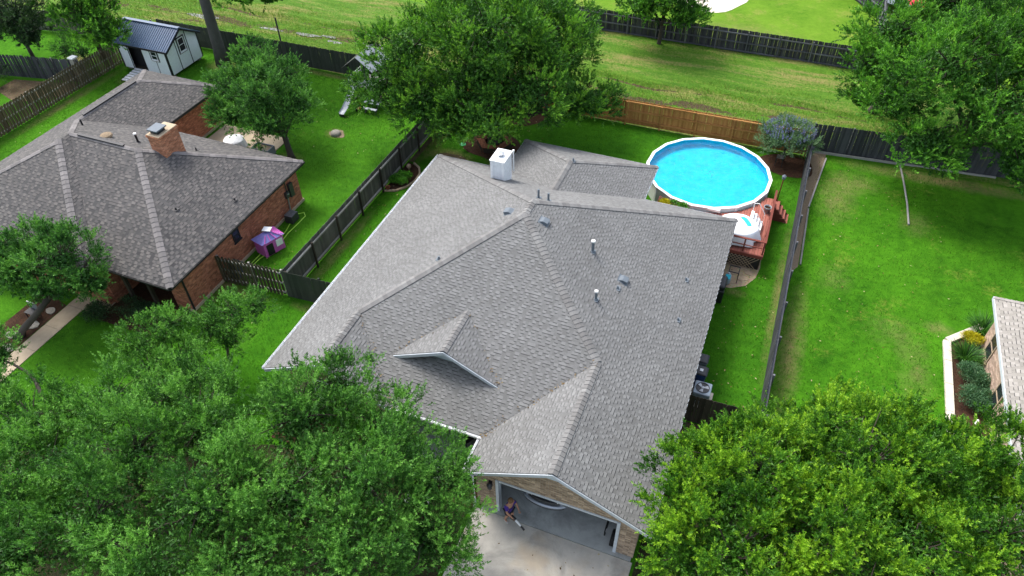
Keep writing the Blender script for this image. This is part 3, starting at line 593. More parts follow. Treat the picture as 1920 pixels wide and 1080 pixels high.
rf.caps += [((XR,YF,z0),(AR,RYL,RZL),mR,mF,.19,.3), ((XR,YB,z0),(AR,RYL,RZL),mR,mB,.17,.3), ((WR,RYL,RZL),(AR,RYL,RZL),mF,mB,.16,.3), ((WX,WYF,z0),(WR,WRY,RZL),mR,mF,.19,.3), ((XL,WYF,z0),(WR,WRY,RZL),mL,mF,.17,.3),
            ((BRX,YV,BRZ),(WR,RYL,RZL),mL,mB,.17,.3), ((BRX,YA,BRZ),(BRX,YV,BRZ),mL,mR,.16,.3), ((XL,YE,z0),(BRX,YA,BRZ),mL,mB,.17,.3), ((BRE,YE,z0),(BRX,YA,BRZ),mR,mB,.17,.3)]
rf.finish(roof)
m = MB(); m.box((-25.25,17.95,0),(-25.05,28.0,2.5)); m.box((-29.2,18.9,0),(-25.251,19.1,2.5)); m.box((-29.4,17.0,0),(-29.201,19.1,2.5)); m.box((-41.2,16.8,0),(-29.401,17.0,2.5)); m.box((-41.2,17.01,0),(-41.0,33.7,2.5)); m.box((-35.35,27.8,0),(-25.251,28.0,2.5))
m.box((-35.55,28.01,0),(-35.36,33.7,2.5)); m.box((-40.99,33.5,0),(-35.551,33.7,2.5)); m.box((-26.05,17.95,0),(-25.251,18.15,2.5)); m.build('wall', MAT['brick_red'], LH)
m = MB(); m.box((-25.30,17.9,-.1),(-24.98,28.06,.16)); m.box((-35.36,28.06,-.1),(-35.30,33.75,.14)); m.build('foundation', MAT['concrete_tan'], LH)
for a, b in (((XR-.01,YF,2.42),(XR+.035,YB,2.59)), ((WX,YF-.04,2.42),(XR,YF-.002,2.59)), ((XL,WYF-.05,2.42),(WX,WYF-.002,2.59)), ((BRE,YB+.002,2.42),(XR,YB+.05,2.58)), ((BRE+.002,YB+.06,2.42),(BRE+.05,YE,2.58)), ((XL-.05,WYF,2.42),(XL-.002,YE,2.58))): MB().box(a, b).build('fascia', MAT['black_trim'], LH)
gutter(LH, (XR+.04,YF,2.6), (XR+.04,YB,2.6), (1,0,0), 'black_trim'); gutter(LH, (WX,YF-.045,2.6), (XR,YF-.045,2.6), (0,-1,0), 'black_trim')
MB().box((XR-.32,YF+.02,2.36),(XR-.012,YB-.02,2.41)).build('soffit', MAT['black_trim'], LH)
for x in (-26.6,-28.2): bevel(MB().box((x-.09,17.25,0),(x+.09,17.43,2.45)).build('porch_post', MAT['wood_darkbrown'], LH))
MB().tube([(-24.98,17.98,2.45),(-24.98,17.98,.1)], .05, 6).build('downspout', MAT['black_trim'], LH)
ch = MB().box((-30.1,23.35,4.2),(-29.3,24.7,6.1)).build('chimney', MAT['brick_chimney'], LH)
m = MB(); m.box((-30.15,23.30,6.1),(-29.25,24.75,6.2)); m.build('brick_crown', MAT['brick_chimney'], ch); MB().box((-30.12,23.33,6.2),(-29.28,24.72,6.25)).build('mortar_cap', MAT['concrete_tan'], ch)
m = MB(); m.box((-30.0,23.55,6.25),(-29.5,24.1,6.42)); m.build('flue', MAT['black_trim'], ch); MB().box((-30.08,23.45,6.43),(-29.42,24.2,6.50)).build('flue_cap', MAT['lead'], ch)
LZB = lambda y: z0 + s2*(YB-y)
LZR = lambda x: z0 + s2*(XR-x)
pipe(LH,-36.96,24.9,LZB(24.9)-.15,.55,.05,'black_trim'); pipe(LH,-32.06,24.2,LZB(24.2),.55,.06,'black_trim','pvc_white'); pipe(LH,-29.2,25.3,LZB(25.3),.22,.04,'black_trim'); pipe(LH,-27.15,20.96,LZR(-27.15),.14,.035,'black_trim'); pipe(LH,-25.66,23.48,LZR(-25.66),.14,.035,'black_trim')
MB().lathe((-33.75,23.75,LZB(23.75)-.05), [(.30,.05),(.34,.12),(.30,.2),(.16,.25),(.02,.27)], 18).build('roof_dome', MAT['gravel_tan'], LH)
MB().bar((BRX,YA-.3,BRZ+.075),(BRX,YV+.5,BRZ+.075),.16,.06).build('ridge_vent', MAT['black_trim'], LH); MB().bar((WR+.6,RYL,RZL+.075),(AR-.9,RYL,RZL+.075),.16,.06).build('ridge_vent', MAT['black_trim'], LH)
window(LH,21.93,22.46,1.42,2.14,X=-25.05,out=1,fr='black_trim'); window(LH,-28.6,-27.2,.8,2.1,18.9,fr='black_trim')
# right house (a corner of it)
RH = thing('house', (15,26,0), 'tan brick house corner with pale shingles at the right edge', 'house')
rp = [(11.9,30.3,z0),(17.0,27.3,z0+2.55),(17.0,14.0,z0+2.55),(11.9,14.0,z0)]; rp2 = [(11.9,30.3,z0),(22,30.3,z0),(17.0,27.3,z0+2.55)]
rp3 = [(17.0,27.3,z0+2.55),(22,30.3,z0),(22,14,z0),(17,14,z0+2.55)]
m = MB(); slabs(m, [rp, rp2, rp3]); roof = m.build('roof', MAT['shingle_tan'], RH); rf = Roof('shingle_tan', 'shingle_tan', 1.15)
rf.face(rp, (1,0)); rf.face(rp2, (0,-1)); rf.face(rp3, (-1,0)); rf.caps.append(((11.9,30.3,z0),(17,27.3,z0+2.55),(-.5,0,1),(0,.85,1),.14,.22)); rf.caps.append(((17,14,z0+2.55),(17,27.3,z0+2.55),(-.5,0,1),(.5,0,1),.14,.22)); rf.finish(roof)
m = MB(); m.box((12.3,14.3,0),(12.5,29.9,2.5)); m.box((12.501,29.7,0),(21.6,29.9,2.5)); m.build('wall', MAT['brick_pink'], RH)
MB().box((11.84,14,2.42),(11.897,30.3,2.6)).build('fascia', MAT['grey_trim'], RH); MB().box((11.84,30.305,2.42),(22,30.35,2.6)).build('fascia', MAT['grey_trim'], RH)
for y in (28.15, 25.1): window(RH, y, y+.9, .35, 1.75, X=12.3, fr='stone_tan')

# ------------------------------------------------------------------ fences
def picket_mesh(h, w, mat, dog=True):
    m = MB(); c = .035 if dog else 0
    m.prism([(-w/2,0,0),(w/2,0,0),(w/2,0,h-c),(w/2-c,0,h),(-w/2+c,0,h),(-w/2,0,h-c)] if dog else [(-w/2,0,0),(w/2,0,0),(w/2,0,h),(-w/2,0,h)], (0,.018,0)); return m.mesh('picket', mat)
def fence(label, p0, p1, side, pm, rm, style='solid', h=1.83, w=.14, gap=.002, name='wood_fence', rails=(.25,.92,1.6), postm=None, posth=None, base=.04, wob=.012):
    p0, p1 = Vector((*p0, 0)), Vector((*p1, 0)); L = (p1-p0).length; d = (p1-p0)/L; n = Vector((-d.y, d.x, 0))*side; z = Vector((0,0,1))
    root = thing(name, (p0+p1)/2, label, 'fence', 'wooden yard fences'); r = random.Random(int(L*100))
    me = [picket_mesh(h-base+k, w, MAT[pm]) for k in (-.012, 0, .012)]
    step = w + gap
    for i in range(int(L/step)):
        front = style == 'solid' or i % 2 == 0
        o = p0 + d*(step*(i+.5)) + n*((-.02 if front else .06) + r.uniform(-.003, .003)) + z*base
        ax = (d + z*r.uniform(-wob, wob)).normalized(); az = ax.cross(n).normalized(); az = az if az.z > 0 else -az
        piece('picket', r.choice(me), root, frame(o, ax, az.cross(ax), az))
    ns = max(1, round(L/2.4)); sg = L/ns
    mr = MB().box((0,-.02,-.045), (sg-.01,.065,.045)).mesh('rail', MAT[rm]); mp = MB().box((-.045,-.045,0), (.045,.045,posth or h-.06)).mesh('post', MAT[postm or rm])
    for i in range(ns+1):
        piece('post', mp, root, frame(p0 + d*(sg*i) + n*.15, d, n, z))
        if i < ns:
            for q in rails: piece('rail', mr, root, frame(p0 + d*(sg*i+.005) + n*.03 + z*q, d, n, z))
    return root
fence('long weathered grey side fence with pale rails facing the grey house, left of it', (-21.05,20.7), (-20.95,42.6), -1, 'wood_greyed', 'wood_rail_h', rails=(.3,1.55), postm='wood_darkbrown')
fence('mossy shadowbox fence from the red brick house corner to the grey side fence', (-25.0,20.35), (-21.2,20.6), 1, 'wood_mossy', 'wood_rail_h', 'shadow', gap=-.03)
fence('short mossy solid fence meeting the left eave of the grey house', (-21.1,20.62), (-16.97,20.85), 1, 'wood_green', 'wood_green')
fence('new golden brown plank fence behind the round pool', (-20.9,43.15), (2.8,43.55), -1, 'wood_new', 'wood_new_h', rails=(.35,1.05,1.7))
fence('dark solid fence behind the white shed and play set', (-48.3,42.6), (-21.0,42.85), 1, 'wood_green', 'wood_green')
fence('brown shadowbox fence running beside the far left lawn', (-48.5,20), (-48.5,42.4), 1, 'wood_brown', 'wood_rail_h', 'shadow', gap=-.02)
fence('blackened picket fence at left edge meeting the brown shadowbox fence', (-61,32.4), (-48.6,34.8), 1, 'wood_black', 'wood_rail_h', gap=.02, wob=.04)
fence('weathered grey slatted fence behind the dark tree, top left', (-66,39.6), (-48.6,42.1), 1, 'wood_greyed', 'wood_rail_h', gap=.025, wob=.03)
fence('black stained fence at back of the right-hand lawn', (2.95,44.25), (24,46.0), 1, 'wood_black', 'wood_black_rail', h=2.0)
fence('narrow dark fence seen from above, between pool yard and right-hand lawn', (2.88,20.3), (2.93,44.2), -1, 'wood_black', 'wood_black_rail', wob=.006)
fence('far black fence with grey rails across the grass strip', (-22,56.5), (6.6,56.5), -1, 'wood_black', 'wood_black_rail', h=1.9)
fence('far black fence slanting away behind the distant lawn, top right', (6.7,66.9), (-.5,78.5), 1, 'wood_black', 'wood_black_rail', h=1.9)
fence('far black fence running back from the grass strip behind the right tree', (6.75,56.6), (6.75,66.8), 1, 'wood_black', 'wood_black_rail', h=1.9)
fence('short dark brown fence beside the air conditioner', (-.6,20.25), (2.8,20.35), 1, 'wood_darkbrown', 'wood_darkbrown')
t = MB().bar((3.0,44.1,.08),(14,45.0,.08),.09,.14).build('landscape_timber', MAT['wood_rail_h']); tag(t, 'grey timber kickboard lying along foot of the black fence', 'timber')
for i, (a, b, l) in enumerate((((3.55,38.0),(4.12,43.6),'upper edging timber beside the dirt strip on the right-hand lawn'), ((3.6,32.6),(3.55,37.8),'lower edging timber beside the dirt strip on the right-hand lawn'))):
    tag(MB().bar((*a,.05),(*b,.05),.09,.09).build('landscape_timber', MAT['wood_rail_h']), l, 'timber')
tag(MB().tube([(8.5,44.6,.08),(8.75,42.6,.06),(8.95,40.4,.06),(9.04,38.3,.06)], .055, 8).build('edging_pole', MAT['wood_rail']), 'curved pale edging pole lying on the right-hand lawn', 'pole')

# ------------------------------------------------------------------ pool and deck
PC = Vector((-2.53,37.72,0)); PR = 3.62; PN = 18; PH = 1.30
pool = thing('swimming_pool', PC, 'round above-ground pool with white rim and bright blue water', 'pool')
def ring(r, z, n=PN, ph=.1): return [PC + Vector((r*math.cos(2*math.pi*k/n+ph), r*math.sin(2*math.pi*k/n+ph), z)) for k in range(n)]
def band(r0, z0_, r1, z1_, n=PN): 
    a, b = ring(r0, z0_, n), ring(r1, z1_, n); return a+b, [(i, (i+1)%n, n+(i+1)%n, n+i) for i in range(n)]
m = MB(); m.add(*band(PR,0,PR,PH-.04)); m.build('pool_wall', MAT['pool_white'], pool)
m = MB(); m.add(*band(PR-.03,PH-.04,PR-.05,.80)); m.add(ring(PR-.05,.80), [tuple(range(PN))]); m.build('liner', MAT['pool_liner'], pool, fix=False)
m = MB(); m.add(ring(PR-.045,PH-.13), [tuple(range(PN))]); m.build('water', MAT['pool_water'], pool, fix=False)
for k in range(PN):
    a0, a1 = 2*math.pi*k/PN+.1, 2*math.pi*(k+1)/PN+.1; g = .0015; P = lambda r, a, z: PC + Vector((r*math.cos(a), r*math.sin(a), z))
    bevel(MB().prism([P(PR-.09,a0+g,PH-.03), P(PR+.10,a0+g,PH-.03), P(PR+.10,a1-g,PH-.03), P(PR-.09,a1-g,PH-.03)], (0,0,.035)).build('top_rail', MAT['pool_white'], pool), .008)
    c = P(PR+.03, a0, 0); u = Vector((math.cos(a0), math.sin(a0), 0)); MB().obox(c+Vector((0,0,.62)), u*.03, Vector((-u.y,u.x,0))*.07, Vector((0,0,.62))).build('upright', MAT['pool_white'], pool)
bevel(MB().box((-1.9,34.0,PH-.1),(-1.2,34.25,PH+.06)).build('skimmer', MAT['pvc_white'], pool), .03)
DZ = 1.06
deck = thing('pool_deck', (-1,33.5,0), 'red-brown plank deck on the near side of the round pool', 'deck')
x = -4.75
while x < 1.5:
    xm = x + .07; dx = xm - PC.x; yend = PC.y - math.sqrt(max(0, (PR+.13)**2 - dx*dx)) if abs(dx) < PR+.13 else 36.3
    yend = min(yend, 36.3) if x < .9 else min(36.9, yend if abs(dx) < PR else 36.6)
    bevel(MB().box((x, 31.3, DZ-.035), (x+.137, yend, DZ)).build('plank', MAT['deck_red'], deck), .006, 1); x += .147
m = MB(); m.box((-4.7,31.25,DZ-.2),(1.52,31.29,DZ-.01)); m.box((1.54,31.25,DZ-.2),(1.58,36.6,DZ-.01)); m.build('rim_board', MAT['deck_red_rail'], deck)
for px, py in ((-4.6,31.4),(-2.6,31.4),(-.5,31.4),(1.45,31.4),(1.45,33.2),(1.45,35.0),(1.45,36.4),(-4.6,33)): MB().box((px-.05,py-.05,0),(px+.05,py+.05,DZ-.04)).build('post', MAT['wood_darkbrown'], deck)
m = MB()
for k in range(-9, 66, 2):
    for sgn in (1, -1):
        xa = -4.7 + .1*k; xb = xa + .82*sgn
        if min(xa, xb) < -4.7 or max(xa, xb) > 1.5: continue
        m.bar((xa, 31.235-.006*sgn, .04), (xb, 31.235-.006*sgn, .86), .035, .008, (0,1,0))
for k in range(-9, 55, 2):
    for sgn in (1, -1):
        ya = 31.3 + .1*k; yb_ = ya + .82*sgn
        if min(ya, yb_) < 31.3 or max(ya, yb_) > 36.5: continue
        m.bar((1.555+.006*sgn, ya, .04), (1.555+.006*sgn, yb_, .86), .035, .008, (1,0,0))
m.build('lattice', MAT['stone_tan'], deck); MB().box((-4.6,31.36,.0),(1.44,31.38,.85)).build('skirt', MAT['black_trim'], deck)  # black backing added behind the lattice for the dark under the deck
for p in ((-.6,31.4),(.5,31.4),(1.5,31.42),(1.5,33.0),(1.5,34.6),(1.5,36.2)): MB().box((p[0]-.04,p[1]-.04,DZ),(p[0]+.04,p[1]+.04,DZ+.84)).build('rail_post', MAT['deck_red_rail'], deck)
for a, b in (((-1.6,31.4,DZ+.86),(1.56,31.4,DZ+.86)), ((1.5,31.46,DZ+.86),(1.5,36.25,DZ+.86)), ((-1.6,31.4,DZ+.42),(1.45,31.4,DZ+.42)), ((1.5,31.5,DZ+.42),(1.5,36.2,DZ+.42))): MB().bar(a, b, .12 if a[2] > DZ+.6 else .05, .04).build('handrail', MAT['deck_red_rail'], deck)
st = thing('deck_steps', (1.9,36.5,0), 'small red-brown corner steps at the far end of deck', 'steps')
for k in range(4): bevel(MB().box((1.62+.22*k,36.0,DZ-.26*(k+1)-.04),(1.88+.22*k,36.9,DZ-.26*(k+1))).build('tread', MAT['deck_red'], st), .006, 1)
for y in (36.02, 36.84): MB().prism([(1.62,y,DZ-.1),(1.62,y,.0),(2.5,y,.0)], (0,.04,0)).build('stringer', MAT['deck_red_rail'], st)
def cloth(name, c, rx, ry, ztop, zb_, label, cat, mat, n=40, par=None, flare=1.12, seed=1):
    r = random.Random(seed); ph = [r.uniform(0, 6.3) for _ in range(4)]; prof = [(0,.02),(.5,.015),(.93,0),(1.0,-.04)]; m = MB(); vs = []; fs = []
    rows = [(k, ztop+dz) for k, dz in prof] + [(1+ (flare-1)*q, ztop-.04-(ztop-.04-zb_)*q) for q in (.25,.5,.75,1)]
    for i, (k, z) in enumerate(rows):
        for j in range(n):
            t = 2*math.pi*j/n; q = max(0, i-3)/4; f = 1 + q*(.07*math.sin(7*t+ph[0]) + .05*math.sin(11*t+ph[1]))
            vs.append((c[0]+rx*k*f*math.cos(t), c[1]+ry*k*f*math.sin(t), z + (0 if i < 3 else .03*q*math.sin(5*t+ph[2])) + (.025*math.sin(3*t+ph[3])*k if i < 3 else 0)))
    for i in range(len(rows)-1): fs += [(i*n+j, i*n+(j+1)%n, (i+1)*n+(j+1)%n, (i+1)*n+j) for j in range(n)]
    m.add(vs, fs); o = m.build(name, MAT[mat], par, smooth=True, at=(c[0], c[1], zb_))
    return tag(o, label, cat) if par is None else o
tb = thing('patio_table', (-.1,32.55,DZ), 'patio table under a draped white cover on the deck', 'table')
MB().lathe((-.1,32.55,DZ), [(.3,0),(.3,.03),(.05,.05),(.05,.66),(.9,.67),(.9,.70)], 24).build('table_frame', MAT['dark_metal'], tb); cloth('cover', (-.05,32.6), 1.05, .92, DZ+.78, DZ+.10, '', '', 'cloth_white', par=tb, flare=1.2, seed=3)
tw = MB()
pts = [(.0,33.2,.80),(.2,33.1,.80),(.38,32.85,.80),(.5,32.65,.79),(.55,32.55,.785)]
vs = [];
for px, py, pz in pts: vs += [(px-.11, py-.09, DZ+pz+.025), (px+.11, py+.09, DZ+pz+.03)]
tw.add(vs, [(2*i,2*i+1,2*i+3,2*i+2) for i in range(4)]); o = tw.build('towel', MAT['cloth_teal'], at=(0,32.8,DZ+.8)); o.modifiers.new('thick', 'SOLIDIFY').thickness = .015; o.modifiers.new('sub', 'SUBSURF').levels = 2; tag(o, 'teal towel lying across the white table cover', 'towel')
ps = thing('pool_steps', (.85,33.6,DZ), 'white plastic pool steps with handrails standing on the deck', 'steps')
for k in range(4): bevel(MB().box((.45+.18*k,33.15,DZ),(.62+.18*k,34.0,DZ+.80-.19*k)).build('step', MAT['pvc_white'], ps), .03)
for y in (33.1, 34.05): MB().tube([(.5,y,DZ+.7),(.5,y,DZ+1.25),(.75,y,DZ+1.3),(1.15,y,DZ+.7),(1.15,y,DZ+.02)], .022, 8).build('handrail', MAT['pvc_white'], ps)
def pot(name, x, y, z, r, h, mat, label, leaf=None, n=160, lr=.3, lh=.35, ls=.09, group='pots on the pool deck', seed=0):
    t = thing(name, (x,y,z), label, 'plant pot', group); MB().lathe((x,y,z), [(r*.7,0),(r,h),(r*1.1,h),(r*1.1,h+.03),(r*.92,h+.03),(r*.9,h-.05)], 20).build('pot', MAT[mat], t, True); MB().lathe((x,y,z+h-.05), [(.001,0),(r*.9,.0)], 20, False).build('soil', MAT['mulch'], t)
    if leaf: leaves_obj('foliage', np.array([[x,y,z+h+lh*.4]]), np.array([[lr,lr,lh*.7]]), n, ls, leaf, t, seed)
    return t
def leaf_quads(c, a, b, l, w):
    "rhombic leaves as arrays: centres, axes, half sizes"
    v = np.empty((len(c), 4, 3)); v[:, 0] = c - a*l[:, None]; v[:, 1] = c + b*w[:, None]; v[:, 2] = c + a*l[:, None]; v[:, 3] = c - b*w[:, None]; return v.reshape(-1, 3)
def leaf_tris(c, a, b, l, w):
    v = np.empty((len(c), 3, 3)); v[:, 0] = c - a*l[:, None] + b*w[:, None]; v[:, 1] = c - a*l[:, None]*.6 - b*w[:, None]; v[:, 2] = c + a*l[:, None]; return v.reshape(-1, 3)
def np_mesh(name, v, tint, mat, off, q=4):
    n = len(v)//q; me = bpy.data.meshes.new(name); me.vertices.add(len(v)); me.vertices.foreach_set('co', (v - np.array(off)).astype(np.float32).ravel())
    me.loops.add(n*q); me.loops.foreach_set('vertex_index', np.arange(n*q, dtype=np.int32)); me.polygons.add(n); me.polygons.foreach_set('loop_start', np.arange(0, n*q, q, dtype=np.int32))
    me.update(calc_edges=True); me.attributes.new('tint', 'FLOAT', 'FACE').data.foreach_set('value', np.clip(tint, 0, 1).astype(np.float32)); me.materials.append(MAT[mat]); return me
def unit(v): return v/np.maximum(np.linalg.norm(v, axis=1, keepdims=True), 1e-9)
def leaves_obj(name, C, Rr, n, ls, mat, parent, seed=0, asp=.45, up=.6):
    g = np.random.default_rng(seed+5); k = g.integers(0, len(C), n); d = unit(g.normal(size=(n,3))); d[:, 2] = np.abs(d[:, 2])*.9 - .15
    p = C[k] + d*Rr[k]*(g.uniform(.35, 1, (n,1))); a = unit(d*.8 + g.normal(size=(n,3))*.5 + np.array([0,0,up])); b = unit(np.cross(a, g.normal(size=(n,3)))); l = ls*g.uniform(.6, 1.2, n)
    return lk(bpy.data.objects.new(name, np_mesh(name, leaf_quads(p, a, b, l, l*asp), g.random(n), mat, rootloc(parent))), parent)
pot('planter_pot', 1.25,35.2,DZ,.2,.36,'grey_plastic','grey round planter pot at the deck corner')
pot('planter_pot', -4.25,33.35,DZ,.2,.3,'terracotta','terracotta pot with yellow leaved plant by the pool rim','leaf_yellow',420,.38,.5,.07,seed=1)
pot('planter_pot', -3.75,33.55,DZ,.17,.26,'terracotta','terracotta pot with green plant between yellow plant and black pot','leaf_shrub',360,.36,.45,.06,seed=2)
pot('planter_pot', -3.2,33.4,DZ,.2,.3,'black_plastic','black pot with leafy green plant by the pool rim','leaf_shrub',420,.36,.5,.06,seed=3)
lp = thing('garden_lantern', (1.74,38.1,0), 'copper pole with glass lantern standing beside the pool', 'lamp'); MB().tube([(1.74,38.1,0),(1.745,38.05,1.55)], .035, 8).build('pole', MAT['bench_wood'], lp); MB().lathe((1.745,38.05,1.55), [(.05,0),(.10,.04),(.11,.2),(.13,.21),(.04,.30)], 10).build('lamp_head', MAT['lead'], lp)
ps = thing('plant_stand', (1.35,41.9,0), 'small dark metal stand with pale bars under lavender bush', 'stand')
for dx in (-.18,.18):
    for dy in (-.18,.18): MB().tube([(1.35+dx*1.2,41.9+dy*1.2,0),(1.35+dx,41.9+dy,.6)], .02, 6).build('leg', MAT['dark_metal'], ps)
m = MB()
for k in range(4): m.box((1.15,41.7+.12*k,.6),(1.55,41.73+.12*k,.63))
m.build('shelf', MAT['wood_rail'], ps)
# grill, bins, air conditioner on the right side of the house
g = thing('barbecue_grill', (-.1,29.2,0), 'covered black barbecue grill with grey gas tank beside right eave', 'grill')
bevel(MB().box((-.45,28.1,.0),(.12,29.2,.82)).build('cart', MAT['black_plastic'], g), .04); bevel(MB().box((-.42,28.15,.82),(.14,29.1,1.12)).build('lid', MAT['black_plastic'], g), .12, 3); MB().lathe((.12,29.75,.02), [(.14,0),(.17,.05),(.17,.55),(.10,.66),(.05,.68),(.05,.75)], 18).build('gas_tank', MAT['ac_case'], g, True)
MB().obox((.12,29.3,.86), (.12,0,0), (0,.18,0), (0,0,.015)).build('side_shelf', MAT['cloth_teal'], g)
ft = thing('side_table', (.35,30.15,0), 'small black metal frame table on the flagstones', 'table')
for dx in (-.25,.25):
    for dy in (-.25,.25): MB().tube([(.35+dx,30.15+dy,.02),(.35+dx,30.15+dy,.72)], .02, 6).build('leg', MAT['black_trim'], ft)
m = MB(); m.bar((.08,29.9,.73),(.62,29.9,.73),.04); m.bar((.08,30.4,.73),(.62,30.4,.73),.04); m.bar((.10,29.9,.735),(.10,30.4,.735),.04); m.bar((.6,29.9,.735),(.6,30.4,.735),.04); m.build('table_frame', MAT['black_trim'], ft)
def bin_(x, y, mat, lid, label, note=False):
    t = thing('trash_bin', (x,y,0), label, 'trash bin', 'wheeled bins'); z = 1.0
    b = MB().add([(x-.24,y-.22,.06),(x+.2,y-.22,.06),(x+.2,y+.22,.06),(x-.24,y+.22,.06),(x-.3,y-.28,z),(x+.28,y-.28,z),(x+.28,y+.28,z),(x-.3,y+.28,z)], [(0,1,2,3),(4,5,6,7),(0,1,5,4),(1,2,6,5),(2,3,7,6),(3,0,4,7)]).build('body', MAT[mat], t); bevel(b, .04)
    bevel(MB().add([(x-.33,y-.3,z),(x+.33,y-.3,z),(x+.33,y+.3,z),(x-.33,y+.3,z),(x-.26,y-.24,z+.08),(x+.24,y-.24,z+.06),(x+.24,y+.24,z+.06),(x-.26,y+.24,z+.08)], [(0,1,2,3),(4,5,6,7),(0,1,5,4),(1,2,6,5),(2,3,7,6),(3,0,4,7)]).build('lid', MAT[lid], t), .03)
    for dy in (-.24,.24): MB().tube([(x-.25,y+dy-.03,.1),(x-.25,y+dy+.03,.1)], .1, 12).build('wheel', MAT['rubber'], t)
    MB().tube([(x-.36,y-.2,z-.06),(x-.36,y+.2,z-.06)], .02, 6).build('handle', MAT['black_plastic'], t)
    if note: MB().box((x-.06,y-.08,z+.082),(x+.09,y+.07,z+.086)).build('sticker', MAT['white_bright'], t)
bin_(-.08,23.2,'grey_plastic','black_plastic','grey wheeled bin with black lid, farther one beside the eave'); bin_(.02,22.45,'blue_plastic','black_plastic','blue wheeled bin with black lid and white sticker',True)
bin_(-24.45,20.95,'blue_plastic','black_plastic','dark bin behind the shadowbox fence against red brick wall')
ac = thing('air_conditioner', (.27,21.62,0), 'pale grey air conditioner with round fan opening beside the eave', 'air conditioner')
bevel(MB().box((-.1,21.25,.08),(.66,22.0,.86)).build('case', MAT['ac_case'], ac), .05); MB().lathe((.28,21.62,.868), [(.30,0),(.30,.03),(.27,.03),(.27,.004),(.001,.004)], 24, False).build('fan_ring', MAT['black_plastic'], ac)
for k in range(3):
    a = 2*math.pi*k/3+.4; c = Vector((.28,21.62,.885)); u = Vector((math.cos(a), math.sin(a), 0)); v = Vector((-u.y, u.x, 0)); MB().add([c+u*.06-v*.03, c+u*.25-v*.11, c+u*.25+v*.07+Vector((0,0,.02)), c+u*.06+v*.04], [(0,1,2,3)]).build('fan_blade', MAT['grey_metal'], ac)
MB().box((-.3,21.1,0),(.8,22.15,.07)).build('pad', MAT['concrete_pale'], ac)
MB().lathe((.28,21.62,.88),[(.07,0),(.07,.03),(.02,.04)],12).build('fan_hub', MAT['grey_metal'], ac)

# ------------------------------------------------------------------ left yard things
ph = thing('playhouse', (-24.1,23.45,0), 'pink and purple toy playhouse leaning by the red brick wall', 'playhouse')
a, b, c_, dd = (-24.75,22.95), (-23.95,22.75), (-23.5,23.9), (-24.35,24.2)
m = MB(); m.prism([(*a,.05),(*b,.05),(*c_,.05),(*dd,.05)], (0,0,.95)); m.build('walls', MAT['pink'], ph)
ctr = Vector((-24.14,23.45,1.42)); cor = [Vector((*q,1.0)) for q in (a,b,c_,dd)]; out = [q+(q-Vector((-24.14,23.45,1.0)))*.16 for q in cor]
MB().add(out+[q*.35+Vector((ctr.x,ctr.y,1.42))*.65 for q in cor], [(0,1,5,4),(1,2,6,5),(4,5,6,7)]).build('purple_roof', MAT['purple'], ph, fix=False)
MB().add(out+[q*.35+Vector((ctr.x,ctr.y,1.42))*.65 for q in cor], [(2,3,7,6),(3,0,4,7)]).build('pink_roof', MAT['pink'], ph, fix=False)
for k in range(4): MB().bar(out[1]*(1-(k+.5)/4)+out[2]*((k+.5)/4)+Vector((0,0,.02)), (cor[1]*(1-(k+.5)/4)+cor[2]*((k+.5)/4))*.5+ctr*.5+Vector((0,0,.06)), .05, .04).build('roof_rib', MAT['pink'], ph)
bc = Vector((*b,0)); cc = Vector((*c_,0)); dv = (cc-bc).normalized(); nv = Vector((dv.y,-dv.x,0))
MB().obox(bc+dv*.35+nv*.015+Vector((0,0,.45)), dv*.2, nv*.012, Vector((0,0,.36))).build('doorway', MAT['black_trim'], ph); MB().obox(bc+dv*.95+nv*.02+Vector((0,0,.62)), dv*.2, nv*.015, Vector((0,0,.22))).build('shutter', MAT['white_bright'], ph)
MB().obox(ctr+Vector((.02,.1,.02)), (.22,.06,0), (-.05,.18,0), (0,0,.02)).build('roof_panel', MAT['white_bright'], ph)
tag(MB().tube([(-24.5,22.0,.03),(-24.5,23.0,.03),(-24.2,24.0,.03),(-24.35,25.2,.03),(-24.6,26.2,.03),(-24.55,26.75,.03),(-24.3,26.95,.03),(-24.05,26.7,.03),(-24.05,26.0,.03),(-24.1,25.0,.03),(-23.95,23.6,.03),(-24.3,22.6,.03),(-24.35,21.6,.03)], .03, 6).build('garden_hose', MAT['hose_green'], smooth=True), 'bright green garden hose looped on grass by the toy playhouse', 'hose')
mt = MB().box((-25.04,26.55,1.15),(-24.9,26.85,1.55)).build('meter_box', MAT['dark_metal'], LH); MB().lathe((-24.9,26.7,1.4), [(.001,0),(.08,0),(.08,.05)], 12).build('meter_dial', MAT['grey_metal'], mt)
MB().box((-25.04,26.95,1.0),(-24.88,27.28,1.9)).build('panel_box', MAT['dark_metal'], LH); MB().tube([(-24.97,26.7,1.15),(-24.97,26.62,.1)], .04, 6).build('conduit', MAT['grey_metal'], LH); MB().tube([(-24.97,26.75,1.55),(-24.97,26.75,2.5)], .03, 6).build('conduit', MAT['dark_metal'], LH)
ac = thing('heat_pump', (-24.5,26.1,0), 'small dark slatted outdoor unit on the ground under wall meter', 'heat pump')
bevel(MB().box((-24.78,25.75,.05),(-24.25,26.4,.55)).build('case', MAT['dark_metal'], ac), .02)
for k in range(6): MB().box((-24.79,25.8+.1*k,.552),(-24.24,25.84+.1*k,.575)).build('slat', MAT['grey_metal'], ac)
